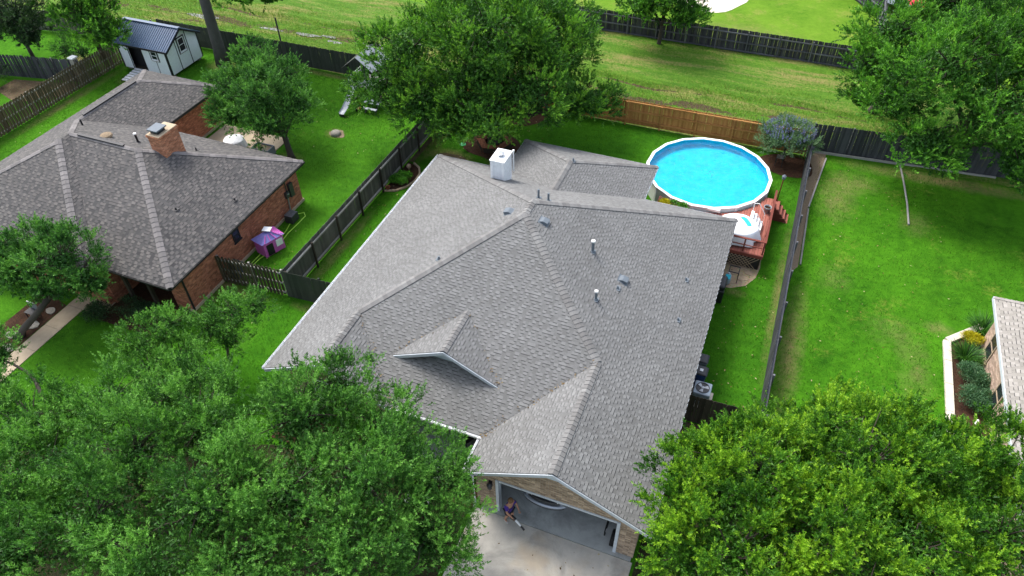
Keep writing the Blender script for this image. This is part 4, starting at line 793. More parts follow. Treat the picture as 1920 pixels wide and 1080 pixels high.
# shed
sh = thing('shed', (-45.2,39.4,0), 'white garden shed with black trim and dark ribbed metal roof', 'shed')
X0, X1, Y0, Y1, ZB, ZE = -47.6, -42.95, 37.6, 41.15, .22, 2.25; YM = (Y0+Y1)/2; ZR = 3.25
m = MB(); m.box((X0,Y0,ZB),(-46.6,Y0+.05,ZE)); m.box((-45.3,Y0,ZB),(X1,Y0+.05,ZE)); m.box((-46.599,Y0+.001,2.1),(-45.301,Y0+.05,ZE)); m.box((X0,Y1-.05,ZB),(X1,Y1,ZE)); m.box((X0,Y0+.051,ZB),(X0+.05,Y1-.051,ZE))
m.prism([(X1-.05,Y0+.051,ZB),(X1-.05,Y1-.051,ZB),(X1-.05,Y1-.051,ZE),(X1-.05,YM,ZR-.02),(X1-.05,Y0+.051,ZE)], (.05,0,0)); m.prism([(X0,Y0+.06,ZE),(X0,Y1-.06,ZE),(X0,YM,ZR-.02)], (.05,0,0)); m.build('wall', MAT['shed_white'], sh)
MB().box((X0,Y0+.06,ZB-.05),(X1-.06,Y1-.06,ZB-.01)).build('floor', MAT['wood_darkbrown'], sh); MB().box((X0+.06,Y0+.5,ZB),(X1-.1,Y0+.55,2.2)).build('partition', MAT['black_trim'], sh)
m = MB()
for x in (X0+.05, X1-.05): m.box((x-.06,Y0-.02,ZB),(x+.06,Y0-.002,ZE))
m.box((X1+.002,Y0-.02,ZB),(X1+.02,Y0+.1,ZE)); m.box((X1+.002,Y1-.1,ZB),(X1+.02,Y1,ZE)); m.box((X1+.002,Y0+1.13,ZB),(X1+.02,Y0+1.19,ZE+.55)); m.box((X1+.002,Y0+2.35,ZB),(X1+.02,Y0+2.41,ZE+.55)); m.box((-44.12,Y0-.018,ZB),(-44.08,Y0-.002,1.4)); m.box((-46.66,Y0-.02,ZB),(-46.6,Y0-.002,2.16)); m.box((-45.31,Y0-.02,ZB),(-45.25,Y0-.002,2.16)); m.build('corner_trim', MAT['black_trim'], sh)
for sg in (-1, 1):
    ye = YM + sg*(1.78+.13); ze = ZR - (ZR-ZE)/1.775*(1.78+.13)
    rp_ = MB().prism([(X0-.3,YM,ZR),(X1+.3,YM,ZR),(X1+.3,ye,ze),(X0-.3,ye,ze)], (0,0,.03)).build('roof_panel', MAT['shed_metal'], sh); m = MB(); x = X0-.28
    while x < X1+.29:
        m.bar((x,YM,ZR+.045),(x,ye,ze+.045),.05,.045); x += .20
    m.build('roof_ribs', MAT['shed_metal'], rp_)
    MB().box((X0-.3,min(ye,ye+.03*sg),ze-.12),(X1+.3,max(ye,ye+.03*sg),ze+.02)).build('fascia', MAT['black_trim'], sh)
    for xx in (X0-.33, X1+.30): MB().prism([(xx,YM,ZR+.02),(xx,ye,ze+.02),(xx,ye,ze-.12),(xx,YM,ZR-.13)], (.03,0,0)).build('rake_board', MAT['black_trim'], sh)
MB().bar((X0-.3,YM,ZR+.065),(X1+.3,YM,ZR+.065),.3,.03).build('ridge_cap', MAT['shed_metal'], sh)
window(sh,-44.42,-43.82,1.32,2.02,Y0,fr='white_trim'); m = MB(); m.box((-44.52,Y0-.03,1.2),(-43.72,Y0-.001,1.26)); m.box((-44.52,Y0-.03,1.261),(-44.43,Y0-.001,2.1)); m.box((-43.81,Y0-.03,1.261),(-43.72,Y0-.001,2.1)); m.build('window_trim', MAT['black_trim'], sh)
yw = Y0+1.45; window(sh,yw,yw+.66,1.45,2.5,X=X1,out=1); m = MB(); m.box((X1+.001,yw-.1,1.33),(X1+.03,yw+.76,1.395)); m.box((X1+.001,yw-.1,1.396),(X1+.03,yw-.005,2.6)); m.box((X1+.001,yw+.665,1.396),(X1+.03,yw+.76,2.6)); m.box((X1+.001,yw-.004,2.505),(X1+.03,yw+.664,2.6)); m.build('window_trim', MAT['black_trim'], sh)
rm = thing('shed_ramp', (-46,36.6,0), 'white slatted ramp leading up to the shed doorway', 'ramp')
for k in range(6): MB().obox((-45.95,37.5-.28*k,.24-.036*k), (.62,0,0), (0,.10,.012), (0,0,.015)).build('plank', MAT['white_bright'], rm)
for x in (-46.5,-45.4): MB().bar((x,37.55,.18),(x,35.9,.02),.05,.06).build('runner', MAT['black_trim'], rm)
for x in (X0+.3, X1-.3):
    for y in (Y0+.3, Y1-.3): MB().box((x-.15,y-.15,0),(x+.15,y+.15,ZB-.06)).build('foundation_block', MAT['stone_grey'], sh)
# play set
pl = thing('play_set', (-26.6,39.2,0), 'black and white climbing tower with grey slide by the big oak', 'play set')
for x in (-27.6,-25.7):
    for y in (38.3,40.0): MB().box((x-.06,y-.06,0),(x+.06,y+.06,2.9)).build('post', MAT['black_trim'], pl)
MB().box((-27.65,38.25,1.35),(-25.65,40.05,1.42)).build('platform', MAT['wood_rail'], pl)
for k in range(3): MB().box((-27.68,38.2+.0,1.5+.2*k),(-27.64,40.1,1.62+.2*k)).build('side_board', MAT['white_trim'], pl)
for k in range(3): MB().box((-26.9,38.2,1.5+.2*k),(-25.65,38.24,1.62+.2*k)).build('side_board', MAT['white_trim'], pl)
for sg in (-1, 1): MB().prism([(-26.65+sg*1.25,38.0,2.75),(-26.65,38.0,3.7),(-26.65,40.3,3.7),(-26.65+sg*1.25,40.3,2.75)], (0,0,.04)).build('roof_panel', MAT['grey_metal'] if sg > 0 else MAT['dark_metal'], pl)
for k, (pa, pb) in enumerate((((-27.66,38.3,.1),(-27.66,40,.1)),((-27.66,38.3,.7),(-27.66,40,.7)))): MB().bar(pa, pb, .05, .12).build('brace', MAT['black_trim'], pl)
sp = [(-27.25,38.2,1.45),(-27.2,37.9,1.3),(-27.25,37.45,.95),(-27.3,37.0,.55),(-27.33,36.6,.28),(-27.35,36.2,.2)]
sld = MB(); vs = []
for x, y, z in sp: vs += [(x-.24,y,z+.14),(x-.22,y,z),(x+.22,y,z),(x+.24,y,z+.14)]
sld.add(vs, [(4*i+k,4*i+k+1,4*i+k+5,4*i+k+4) for i in range(5) for k in range(3)]); o = sld.build('slide', MAT['slide_grey'], pl); o.modifiers.new('t', 'SOLIDIFY').thickness = .03; o.modifiers.new('s', 'SUBSURF').levels = 2
MB().bar((-27.35,36.25,.02),(-27.35,36.25,.2),.4,.06,(0,1,0)).build('slide_foot', MAT['dark_metal'], pl)
pt_ = thing('picnic_table', (-26.0,37.6,0), 'white picnic table with black legs beside grey slide', 'table')
bevel(MB().box((-26.5,37.35,.62),(-25.3,37.95,.67)).build('table_top', MAT['white_trim'], pt_), .02)
for y in (36.95, 38.2): bevel(MB().box((-26.45,y,.36),(-25.35,y+.24,.40)).build('seat', MAT['white_trim'], pt_), .015)
for x in (-26.3,-25.5):
    MB().bar((x,37.05,.0),(x,37.8,.62),.07,.05).build('leg', MAT['black_trim'], pt_); MB().bar((x,38.25,.0),(x,37.5,.62),.07,.05).build('leg', MAT['black_trim'], pt_)
tg = thing('toy_tricycle', (-26.85,37.2,0), 'small red toy tricycle beside grey slide', 'toy')
bevel(MB().box((-26.98,37.05,.16),(-26.72,37.3,.3)).build('seat', MAT['red_plastic'], tg), .05); MB().tube([(-26.85,37.3,.2),(-26.85,37.48,.46)], .025, 6).build('handlebar_stem', MAT['red_plastic'], tg); MB().tube([(-27.0,37.48,.46),(-26.7,37.48,.46)], .02, 6).build('handlebar', MAT['red_plastic'], tg)
for x, y, r in ((-26.85,37.48,.14),(-27.0,37.05,.1),(-26.7,37.05,.1)): MB().tube([(x-.025,y,r),(x+.025,y,r)], r, 12).build('wheel', MAT['rubber'], tg)
pl.location += Vector((-.55,1.0,0)); pt_.location += Vector((-.35,1.25,0)); tg.location += Vector((-.3,1.2,0))
m = MB(); m.lathe((-27.1,35.1,0), [(.34,0),(.36,.08),(.30,.22),(.1,.27)], 12); o = m.build('rock', MAT['stone_grey'], smooth=True, at=(-27.1,35.1,0)); tag(o, 'lone pale stone lying on the left back lawn', 'rock')
sheet('dirt_strip', blob(-27.05,35.2,.55,.45,16,.2,44), .012, 'gravel_tan')
# big oak bench, disc swing, side bed
bn = thing('tree_bench', (-16.4,37.6,0), 'hexagonal red-brown bench round the big oak trunk', 'bench')
for k in range(6):
    a0, a1 = math.pi*k/3+.2, math.pi*(k+1)/3+.2; P = lambda r, a, z: (-16.4+r*math.cos(a), 37.6+r*math.sin(a), z)
    for j in range(3): r0, r1 = .75+.17*j, .75+.17*j+.155; MB().prism([P(r0,a0+.01,.46),P(r1,a0+.01,.46),P(r1,a1-.01,.46),P(r0,a1-.01,.46)], (0,0,.04)).build('seat_plank', MAT['bench_wood'], bn)
    MB().bar(P(1.15,a0,0), P(1.15,a0,.455), .08).build('leg', MAT['bench_wood'], bn); MB().prism([P(1.2,a0+.02,.1),P(1.2,a1-.02,.1),P(1.2,a1-.02,.45),P(1.2,a0+.02,.45)], (.02*math.cos(a0+.5),.02*math.sin(a0+.5),0)).build('skirt', MAT['wood_darkbrown'], bn)
sw = thing('disc_swing', (-18.19,36.45,0), 'bright green disc swing on a rope under the oak', 'swing'); MB().tube([(-18.19,36.45,.4),(-18.19,36.45,4.6)], .018, 6).build('rope', MAT['dark_metal'], sw); MB().lathe((-18.19,36.45,.38), [(.14,0),(.2,.02),(.2,.05),(.05,.07)], 20).build('seat', MAT['swing_green'], sw)
bed = sheet('planting_bed', [(-20.9,30.6),(-20.2,30.9),(-19.7,31.7),(-19.6,32.6),(-19.95,33.5),(-20.9,33.9)], .03, 'mulch')
ep = [(-20.85,30.55),(-20.2,30.8),(-19.75,31.4),(-19.55,32.1),(-19.6,32.9),(-19.95,33.5),(-20.5,33.85)]
for i in range(len(ep)-1):
    a, b = Vector((*ep[i],.06)), Vector((*ep[i+1],.06)); n = 3
    for k in range(n): bevel(MB().bar(a+(b-a)*(k/n+.01), a+(b-a)*((k+1)/n-.01), .12, .12).build('edging_stone', MAT['stone_tan'], bed), .02)
tag(MB().lathe((-20.45,33.1,.03), [(.05,0),(.06,.12),(.13,.2),(.15,.32),(.1,.42),(.02,.46)], 16).build('globe_ornament', MAT['stone_tan'], smooth=True, at=(-20.45,33.1,0)), 'small round pale globe ornament in the curved fence bed', 'ornament')
pot('planter_pot',-20.7,30.75,.02,.15,.22,'terracotta','small terracotta pot at near end of the curved fence bed',group='garden pots')
sheet('dirt_strip', rect(-20.95,34,-20.6,42), .012, 'dirt')
for i,(a,b) in enumerate((((-1.55,33.2),(-1.3,33.2)),)): pass
# left patio
pt2 = thing('patio_table', (-32.3,31.15,0), 'round patio table under white cover behind the red brick house', 'table'); MB().lathe((-32.3,31.15,.05), [(.3,0),(.05,.04),(.05,.7),(.6,.71),(.6,.74)], 20).build('table_frame', MAT['dark_metal'], pt2); cloth('cover', (-32.3,31.15), .66, .66, .86, .2, '', '', 'cloth_white', par=pt2, seed=8)
bx_ = thing('planter_box', (-30.2,31.4,0), 'green-grey planter box on the patio under small yard tree', 'planter'); m = MB(); m.box((-30.9,31.0,0.05),(-29.6,31.06,.6)); m.box((-30.9,31.7,.05),(-29.6,31.76,.6)); m.box((-30.9,31.061,.05),(-30.84,31.699,.6)); m.box((-29.66,31.061,.05),(-29.6,31.699,.6)); m.build('box', MAT['grey_plastic'], bx_); MB().box((-30.839,31.062,.06),(-29.661,31.698,.5)).build('soil', MAT['sand_stone'], bx_)
tag(MB().tube([(-36.7,43.2,0),(-36.7,43.2,3.4)], .06, 8).build('utility_post', MAT['wood_black']), 'thin dark post behind the dark fence near hanging foliage', 'post')
wp = thing('gate_pillar', (-49.1,34.75,0), 'pale square pillar at corner of the black picket fence', 'pillar'); MB().box((-49.32,34.55,0),(-48.92,34.95,1.95)).build('shaft', MAT['stone_grey'], wp); bevel(MB().box((-49.38,34.49,1.95),(-48.86,35.01,2.05)).build('cap', MAT['white_bright'], wp), .02)
tag(MB().lathe((3.25,21.4,0), [(.38,0),(.42,.15),(.3,.3),(.08,.36)], 9).build('rock', MAT['concrete_pale'], smooth=True, at=(3.25,21.4,0)), 'pale boulder at near end of the narrow dark fence', 'rock')
# right house planter
pb = thing('planter_border', (10.9,27,0), 'pale concrete planter border along the tan brick house', 'border')
yy = [23.4,24.85,26.5,28.0,29.35]
for a, b in zip(yy, yy[1:]): bevel(MB().box((10.58,a,0),(10.92,b-.012,.16)).build('kerb', MAT['concrete_pale'], pb), .015)
for k in range(2):
    a, b = Vector((10.75,29.35,.08)), Vector((12.5,31.1,.08)); bevel(MB().bar(a+(b-a)*(k/2+.02), a+(b-a)*((k+1)/2), .34, .16).build('kerb', MAT['concrete_pale'], pb), .015)
tag(MB().tube([(11.75,24.55,.02),(11.75,24.55,.35),(11.7,24.4,.42),(11.6,24.25,.36)], .05, 10).build('vent_outlet', MAT['pvc_white']), 'white bent pipe in the planter by the tan brick house', 'pipe')
# far yard
um = thing('patio_umbrella', (9.45,68.2,0), 'red patio umbrella half hidden behind the top right tree', 'umbrella'); MB().tube([(9.45,68.2,0),(9.45,68.2,2.2)], .03, 6).build('pole', MAT['dark_metal'], um); MB().lathe((9.45,68.2,1.3), [(1.1,0),(.7,.35),(.05,.7)], 8, False).build('canopy', MAT['umbrella_red'], um)
tr = thing('trampoline', (8.2,70.2,0), 'dark round trampoline beside the red umbrella, top right', 'trampoline'); MB().lathe((8.2,70.2,.8), [(.001,0),(1.9,0),(1.9,.05),(2.1,.05),(2.1,0)], 32, False).build('mat', MAT['lead'], tr)
for k in range(6): a = math.pi*k/3; MB().tube([(8.2+2*math.cos(a),70.2+2*math.sin(a),0),(8.2+2*math.cos(a),70.2+2*math.sin(a),.8)], .03, 6).build('leg', MAT['grey_metal'], tr)
bn2 = thing('garden_bench', (-9.2,64.6,0), 'distant bench on the pale patio, top centre', 'bench'); MB().box((-9.9,64.4,.42),(-8.5,64.8,.46)).build('seat', MAT['bench_wood'], bn2); MB().box((-9.9,64.82,.46),(-8.5,64.86,.85)).build('backrest', MAT['bench_wood'], bn2)
for x in (-9.8,-8.6):
    for y in (64.45,64.75): MB().box((x-.03,y-.03,0),(x+.03,y+.03,.42)).build('leg', MAT['dark_metal'], bn2)

# ------------------------------------------------------------------ trees and plants
def crown_arrays(lobes, g, dens, ls, sub=1.0, k=30, asp=.42, droop=0.0, inner=.19, blen=.5, spread=.12):
    C = np.array([l[:3] for l in lobes], float); RR = np.array([(l[3], l[4], l[5]) for l in lobes], float)
    SC, SR, SO = [], [], []
    for i in range(len(C)):
        area = 4*math.pi*((RR[i].prod())**(2/3)); n = max(8, int(area/(1.0*sub*sub)))
        d = unit(g.normal(size=(n*3,3))); d = d[d[:, 2] > -.6][:n]
        p = C[i] + d*RR[i]*g.uniform(.62, 1.14, (len(d),1)); keep = np.ones(len(p), bool)
        for j in range(len(C)):
            if j != i: keep &= (((p-C[j])/RR[j])**2).sum(1) > .5
        SC.append(p[keep]); SO.append(unit(d[keep]/RR[i])); SR.append(sub*g.uniform(.42, .98, keep.sum()))
    SC, SO, SR = np.concatenate(SC), np.concatenate(SO), np.concatenate(SR)
    nb = np.maximum(4, (SR**1.7*32*dens).astype(int)); idx = np.repeat(np.arange(len(SC)), nb); N = len(idx)
    up = np.array([0,0,1.0]); d = unit(g.normal(size=(N,3)) + 1.0*SO[idx] + .75*up)
    P = SC[idx] + d*np.array([1,1,.72])*(SR[idx]*g.uniform(.15, .80, N))[:, None]; D = unit(d + .3*SO[idx] + (.5-droop)*up + .3*g.normal(size=(N,3))); L = blen*g.uniform(.5, 1.3, N)*np.sqrt(sub)
    kk = np.maximum(6, (k*g.uniform(.7, 1.3, N)).astype(int)); b = np.repeat(np.arange(N), kk); n = len(b); t = g.random(n)**.8
    r = unit(g.normal(size=(n,3))); c = P[b] + D[b]*(L[b]*t)[:, None] + r*(spread*(1.15-.8*t)*g.random(n)**.5)[:, None]
    a = unit(D[b]*.7 + r*.75 + .15*up); s = unit(np.cross(a, g.normal(size=(n,3)) + .6*up)); l = ls*g.uniform(.65, 1.25, n)
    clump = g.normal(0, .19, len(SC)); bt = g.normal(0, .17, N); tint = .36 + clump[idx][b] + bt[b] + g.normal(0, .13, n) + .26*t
    V = [leaf_tris(c, a, s, l, l*asp)]; T = [tint]
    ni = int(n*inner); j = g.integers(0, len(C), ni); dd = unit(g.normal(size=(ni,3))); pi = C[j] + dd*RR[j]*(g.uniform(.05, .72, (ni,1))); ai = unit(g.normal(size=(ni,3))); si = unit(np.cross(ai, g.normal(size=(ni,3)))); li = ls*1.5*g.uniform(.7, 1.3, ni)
    V.append(leaf_tris(pi, ai, si, li, li*.5)); T.append(.22 + g.normal(0, .15, ni))  # inner leaves tinted darker: crown-centre shade put into the leaf colour
    return np.concatenate(V), np.concatenate(T), SC, C
def limb(m, p, q, r0, r1, g, n=6, bend=.12, sides=7):
    p, q = np.array(p, float), np.array(q, float); L = np.linalg.norm(q-p); o1, o2 = g.normal(size=3)*bend*L, g.normal(size=3)*bend*L*.5
    pts = []; 
    for i in range(n+1):
        t = i/n; pts.append(p + (q-p)*t + o1*math.sin(math.pi*t)*.5 + o2*math.sin(2*math.pi*t)*.5 + np.array([0,0,.06*L*math.sin(math.pi*t)]))
    m.tube(pts, [r0 + (r1-r0)*i/n for i in range(n+1)], sides)
def tree(name, label, base, lobes, leaf, cat='tree', group='trees around the houses', trunk=.25, dens=1.0, ls=.05, sub=1.0, k=30, seed=1, bark='bark', fork=None, mul=1, droop=0.0, twigs=True, base_z=0, **kw):
    g = np.random.default_rng(seed); t = thing(name, (base[0], base[1], base_z), label, cat, group)
    V, T, SC, C = crown_arrays(lobes, g, dens, ls, sub, k, droop=droop, **kw)
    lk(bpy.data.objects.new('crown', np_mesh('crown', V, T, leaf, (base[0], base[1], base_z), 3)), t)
    cen = C.mean(0); fk = np.array(fork if fork is not None else (base[0]*.6+cen[0]*.4, base[1]*.6+cen[1]*.4, C[:, 2].min()*.55))
    m = MB(); pts = [(base[0], base[1], base_z-.1), (base[0]*.85+fk[0]*.15, base[1]*.85+fk[1]*.15, base_z*.8+fk[2]*.2), (base[0]*.4+fk[0]*.6, base[1]*.4+fk[1]*.6, fk[2]*.6+base_z*.4), tuple(fk)]
    m.tube(pts, [trunk*1.45, trunk*1.05, trunk*.92, trunk*.85], 12)
    for c in C: limb(m, fk - np.array([0,0,trunk*.3]), c, trunk*.55, trunk*.16, g, 7, .10)
    m.build('trunk', MAT[bark], t, True, fix=False)
    if twigs:
        m = MB(); pick = g.permutation(len(SC))[:130]
        for i in pick:
            j = np.argmin(((C-SC[i])**2).sum(1)); limb(m, C[j], SC[i] + (SC[i]-C[j])*.12, trunk*.14+.01, .008, g, 3, .10, 4)
        tag(m.build('branches', MAT['twig'], t, True, fix=False), kind='stuff')
    return t
# 1 the big oak behind the house
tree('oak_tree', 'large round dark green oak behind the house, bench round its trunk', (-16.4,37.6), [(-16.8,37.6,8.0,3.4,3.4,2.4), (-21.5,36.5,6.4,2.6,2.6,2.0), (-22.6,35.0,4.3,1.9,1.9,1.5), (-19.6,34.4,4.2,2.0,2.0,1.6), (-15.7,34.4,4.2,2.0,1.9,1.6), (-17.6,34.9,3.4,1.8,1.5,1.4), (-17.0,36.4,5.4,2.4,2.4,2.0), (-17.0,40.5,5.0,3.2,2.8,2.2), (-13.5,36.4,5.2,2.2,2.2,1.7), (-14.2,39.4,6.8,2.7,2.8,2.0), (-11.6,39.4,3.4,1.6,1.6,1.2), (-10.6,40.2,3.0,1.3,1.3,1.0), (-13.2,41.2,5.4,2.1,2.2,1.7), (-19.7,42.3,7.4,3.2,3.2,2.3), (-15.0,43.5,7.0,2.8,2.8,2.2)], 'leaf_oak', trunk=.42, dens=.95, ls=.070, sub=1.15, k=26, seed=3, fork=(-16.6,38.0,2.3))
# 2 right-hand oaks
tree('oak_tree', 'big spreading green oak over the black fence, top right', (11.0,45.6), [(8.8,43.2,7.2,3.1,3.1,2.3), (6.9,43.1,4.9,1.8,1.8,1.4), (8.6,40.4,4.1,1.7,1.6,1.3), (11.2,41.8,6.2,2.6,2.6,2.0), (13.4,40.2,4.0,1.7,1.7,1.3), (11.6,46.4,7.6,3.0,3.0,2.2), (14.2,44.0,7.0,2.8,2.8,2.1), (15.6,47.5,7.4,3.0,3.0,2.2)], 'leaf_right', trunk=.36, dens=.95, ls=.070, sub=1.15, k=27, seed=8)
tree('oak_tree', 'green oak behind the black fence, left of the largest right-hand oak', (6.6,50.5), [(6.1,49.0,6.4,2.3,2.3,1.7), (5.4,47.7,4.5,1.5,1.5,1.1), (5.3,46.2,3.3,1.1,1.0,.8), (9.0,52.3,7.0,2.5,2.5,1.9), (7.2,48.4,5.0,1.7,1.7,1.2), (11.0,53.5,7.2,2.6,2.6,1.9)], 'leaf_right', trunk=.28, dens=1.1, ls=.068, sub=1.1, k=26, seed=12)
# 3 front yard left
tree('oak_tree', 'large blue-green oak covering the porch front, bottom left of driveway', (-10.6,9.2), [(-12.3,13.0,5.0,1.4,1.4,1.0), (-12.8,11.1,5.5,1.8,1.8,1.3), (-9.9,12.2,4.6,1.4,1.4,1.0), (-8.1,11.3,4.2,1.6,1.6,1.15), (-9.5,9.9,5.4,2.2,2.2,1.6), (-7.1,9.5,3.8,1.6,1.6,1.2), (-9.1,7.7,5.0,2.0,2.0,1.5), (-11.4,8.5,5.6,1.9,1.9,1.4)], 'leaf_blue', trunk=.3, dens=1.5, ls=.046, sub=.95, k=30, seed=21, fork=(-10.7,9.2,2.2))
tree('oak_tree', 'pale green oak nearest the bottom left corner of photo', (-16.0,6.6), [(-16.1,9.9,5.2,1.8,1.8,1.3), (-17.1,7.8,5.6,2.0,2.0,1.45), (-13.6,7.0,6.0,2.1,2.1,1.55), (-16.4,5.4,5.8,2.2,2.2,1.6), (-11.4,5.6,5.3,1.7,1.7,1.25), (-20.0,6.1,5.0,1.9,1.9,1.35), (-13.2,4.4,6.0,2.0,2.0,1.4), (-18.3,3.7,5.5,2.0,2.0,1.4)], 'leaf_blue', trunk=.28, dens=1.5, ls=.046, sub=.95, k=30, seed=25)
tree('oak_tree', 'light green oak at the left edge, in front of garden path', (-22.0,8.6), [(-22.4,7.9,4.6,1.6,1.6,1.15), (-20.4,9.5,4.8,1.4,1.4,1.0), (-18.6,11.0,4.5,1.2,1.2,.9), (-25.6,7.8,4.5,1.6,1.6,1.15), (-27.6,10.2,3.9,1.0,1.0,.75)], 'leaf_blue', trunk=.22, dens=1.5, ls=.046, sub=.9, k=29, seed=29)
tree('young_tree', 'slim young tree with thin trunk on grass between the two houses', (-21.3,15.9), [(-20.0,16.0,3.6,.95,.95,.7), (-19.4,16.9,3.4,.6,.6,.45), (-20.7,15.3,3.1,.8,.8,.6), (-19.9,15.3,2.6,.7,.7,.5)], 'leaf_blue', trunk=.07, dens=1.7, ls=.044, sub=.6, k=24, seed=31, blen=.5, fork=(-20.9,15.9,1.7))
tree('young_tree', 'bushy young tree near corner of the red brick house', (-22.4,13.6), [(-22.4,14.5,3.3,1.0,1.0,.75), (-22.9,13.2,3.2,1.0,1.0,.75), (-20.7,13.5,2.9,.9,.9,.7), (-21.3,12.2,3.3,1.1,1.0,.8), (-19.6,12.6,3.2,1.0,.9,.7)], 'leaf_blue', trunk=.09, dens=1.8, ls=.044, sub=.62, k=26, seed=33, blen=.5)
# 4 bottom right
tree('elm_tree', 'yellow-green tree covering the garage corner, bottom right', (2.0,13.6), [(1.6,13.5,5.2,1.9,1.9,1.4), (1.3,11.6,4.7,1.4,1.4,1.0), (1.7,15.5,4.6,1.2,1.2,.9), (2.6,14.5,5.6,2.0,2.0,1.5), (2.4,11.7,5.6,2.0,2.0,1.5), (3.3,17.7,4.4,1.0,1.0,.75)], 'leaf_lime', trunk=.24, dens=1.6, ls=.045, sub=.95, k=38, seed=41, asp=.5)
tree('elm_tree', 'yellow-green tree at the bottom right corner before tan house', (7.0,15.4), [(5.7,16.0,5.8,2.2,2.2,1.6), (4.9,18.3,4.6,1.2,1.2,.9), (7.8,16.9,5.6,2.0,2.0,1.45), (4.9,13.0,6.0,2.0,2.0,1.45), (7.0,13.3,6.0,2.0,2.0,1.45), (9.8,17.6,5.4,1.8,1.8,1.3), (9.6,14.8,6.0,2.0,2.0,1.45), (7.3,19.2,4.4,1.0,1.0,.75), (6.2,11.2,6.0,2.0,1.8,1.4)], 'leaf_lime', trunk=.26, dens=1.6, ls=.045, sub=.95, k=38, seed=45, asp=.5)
# 5 left front tree leaning over the path
tree('crape_myrtle', 'leaning green tree over the garden path of red brick house', (-32.1,13.3), [(-29.7,15.7,3.9,1.6,1.6,1.1), (-31.9,15.9,3.8,1.4,1.4,1.0), (-28.7,15.7,3.1,.95,.95,.7), (-29.8,14.6,3.2,1.0,1.0,.75), (-31.6,14.4,3.5,1.2,1.1,.8), (-28.1,15.9,2.7,.6,.6,.45), (-33.4,15.2,3.4,1.2,1.2,.9)], 'leaf_yard', trunk=.17, dens=1.7, ls=.055, sub=.8, k=25, seed=51, fork=(-30.6,14.9,1.9))
# 6 yard tree of the left house
tree('elm_tree', 'small round green tree beside the patio of red brick house', (-28.3,31.6), [(-29.7,31.8,4.1,1.8,1.8,1.3), (-27.6,32.5,3.4,1.2,1.2,.9), (-32.2,32.2,3.9,1.4,1.4,1.0), (-29.3,34.0,4.4,1.2,1.2,.9), (-32.6,35.3,4.8,.9,.9,.6), (-28.7,30.6,3.0,1.2,1.2,.9), (-31.2,30.8,3.0,1.1,1.1,.8), (-31.3,34.2,4.5,1.3,1.3,.8)], 'leaf_yard', trunk=.2, dens=1.7, ls=.054, sub=.8, k=25, seed=55, fork=(-28.5,31.7,1.6))
# 7 top left
tree('pecan_tree', 'tall grey-trunked tree rising behind the white shed', (-40.9,40.9), [(-36.2,39.6,7.6,2.6,2.2,1.9), (-34.4,40.6,7.0,1.7,1.6,1.5), (-43.0,42.5,12.0,4.5,4.0,2.6), (-38.0,44.5,12.5,4.0,4.0,2.6)], 'leaf_pecan', trunk=.42, dens=.6, ls=.095, sub=1.1, k=20, seed=61, bark='bark_grey', fork=(-40.4,40.5,7.0), asp=.55)
tree('pecan_tree', 'bright green tree overhanging corner of the white shed, top left', (-50.6,38.4), [(-47.6,36.2,4.8,1.9,1.8,1.5), (-49.8,37.6,6.0,2.2,2.2,1.6), (-52.4,38.0,6.6,2.2,2.0,1.4), (-46.2,36.0,3.9,1.2,1.2,1.1)], 'leaf_pecan', trunk=.2, dens=.95, ls=.085, sub=.95, k=20, seed=64, asp=.55)
tree('juniper_tree', 'dark grey-green tree at the top left corner', (-55.0,35.8), [(-54.9,35.8,3.6,2.1,2.0,1.9), (-56.8,36.0,3.6,1.9,1.8,1.6), (-53.6,35.4,2.8,1.2,1.2,1.1)], 'leaf_dark', trunk=.16, dens=1.0, ls=.07, sub=.8, k=22, seed=67)
tree('shrub', 'loose green shrub behind the pale pillar, top left', (-51.3,36.0), [(-51.3,36.0,1.5,1.0,.9,1.2), (-50.4,36.6,1.3,.9,.8,.9)], 'leaf_yard', trunk=.06, dens=.7, ls=.05, sub=.6, k=18, seed=69, cat='shrub', group='garden shrubs')
tree('shrub', 'small dark shrub beside the blackened fence, left edge', (-54.8,32.0), [(-54.8,32.0,1.0,1.1,.9,.8), (-55.6,31.0,1.2,.9,.8,.8)], 'leaf_dark', trunk=.05, dens=.8, ls=.05, sub=.6, k=18, seed=71, cat='shrub', group='garden shrubs')
tree('young_tree', 'tiny tree with bare stems beyond the brown shadowbox fence', (-51.9,28.2), [(-52.4,28.2,1.7,.8,.7,.5), (-51.6,28.6,1.5,.6,.6,.45)], 'leaf_yard', trunk=.05, dens=.6, ls=.045, sub=.5, k=16, seed=73)
# 8 far tree over the black fence
tree('maple_tree', 'dark green tree in front of the far black fence, top centre', (-9.6,55.6), [(-9.4,54.9,4.4,2.2,2.0,1.6), (-7.9,54.8,3.2,1.5,1.5,1.3), (-11.0,55.0,3.3,1.5,1.5,1.3), (-9.4,56.2,6.2,2.2,2.2,1.6)], 'leaf_right', trunk=.16, dens=.95, ls=.085, sub=.9, k=20, seed=75)
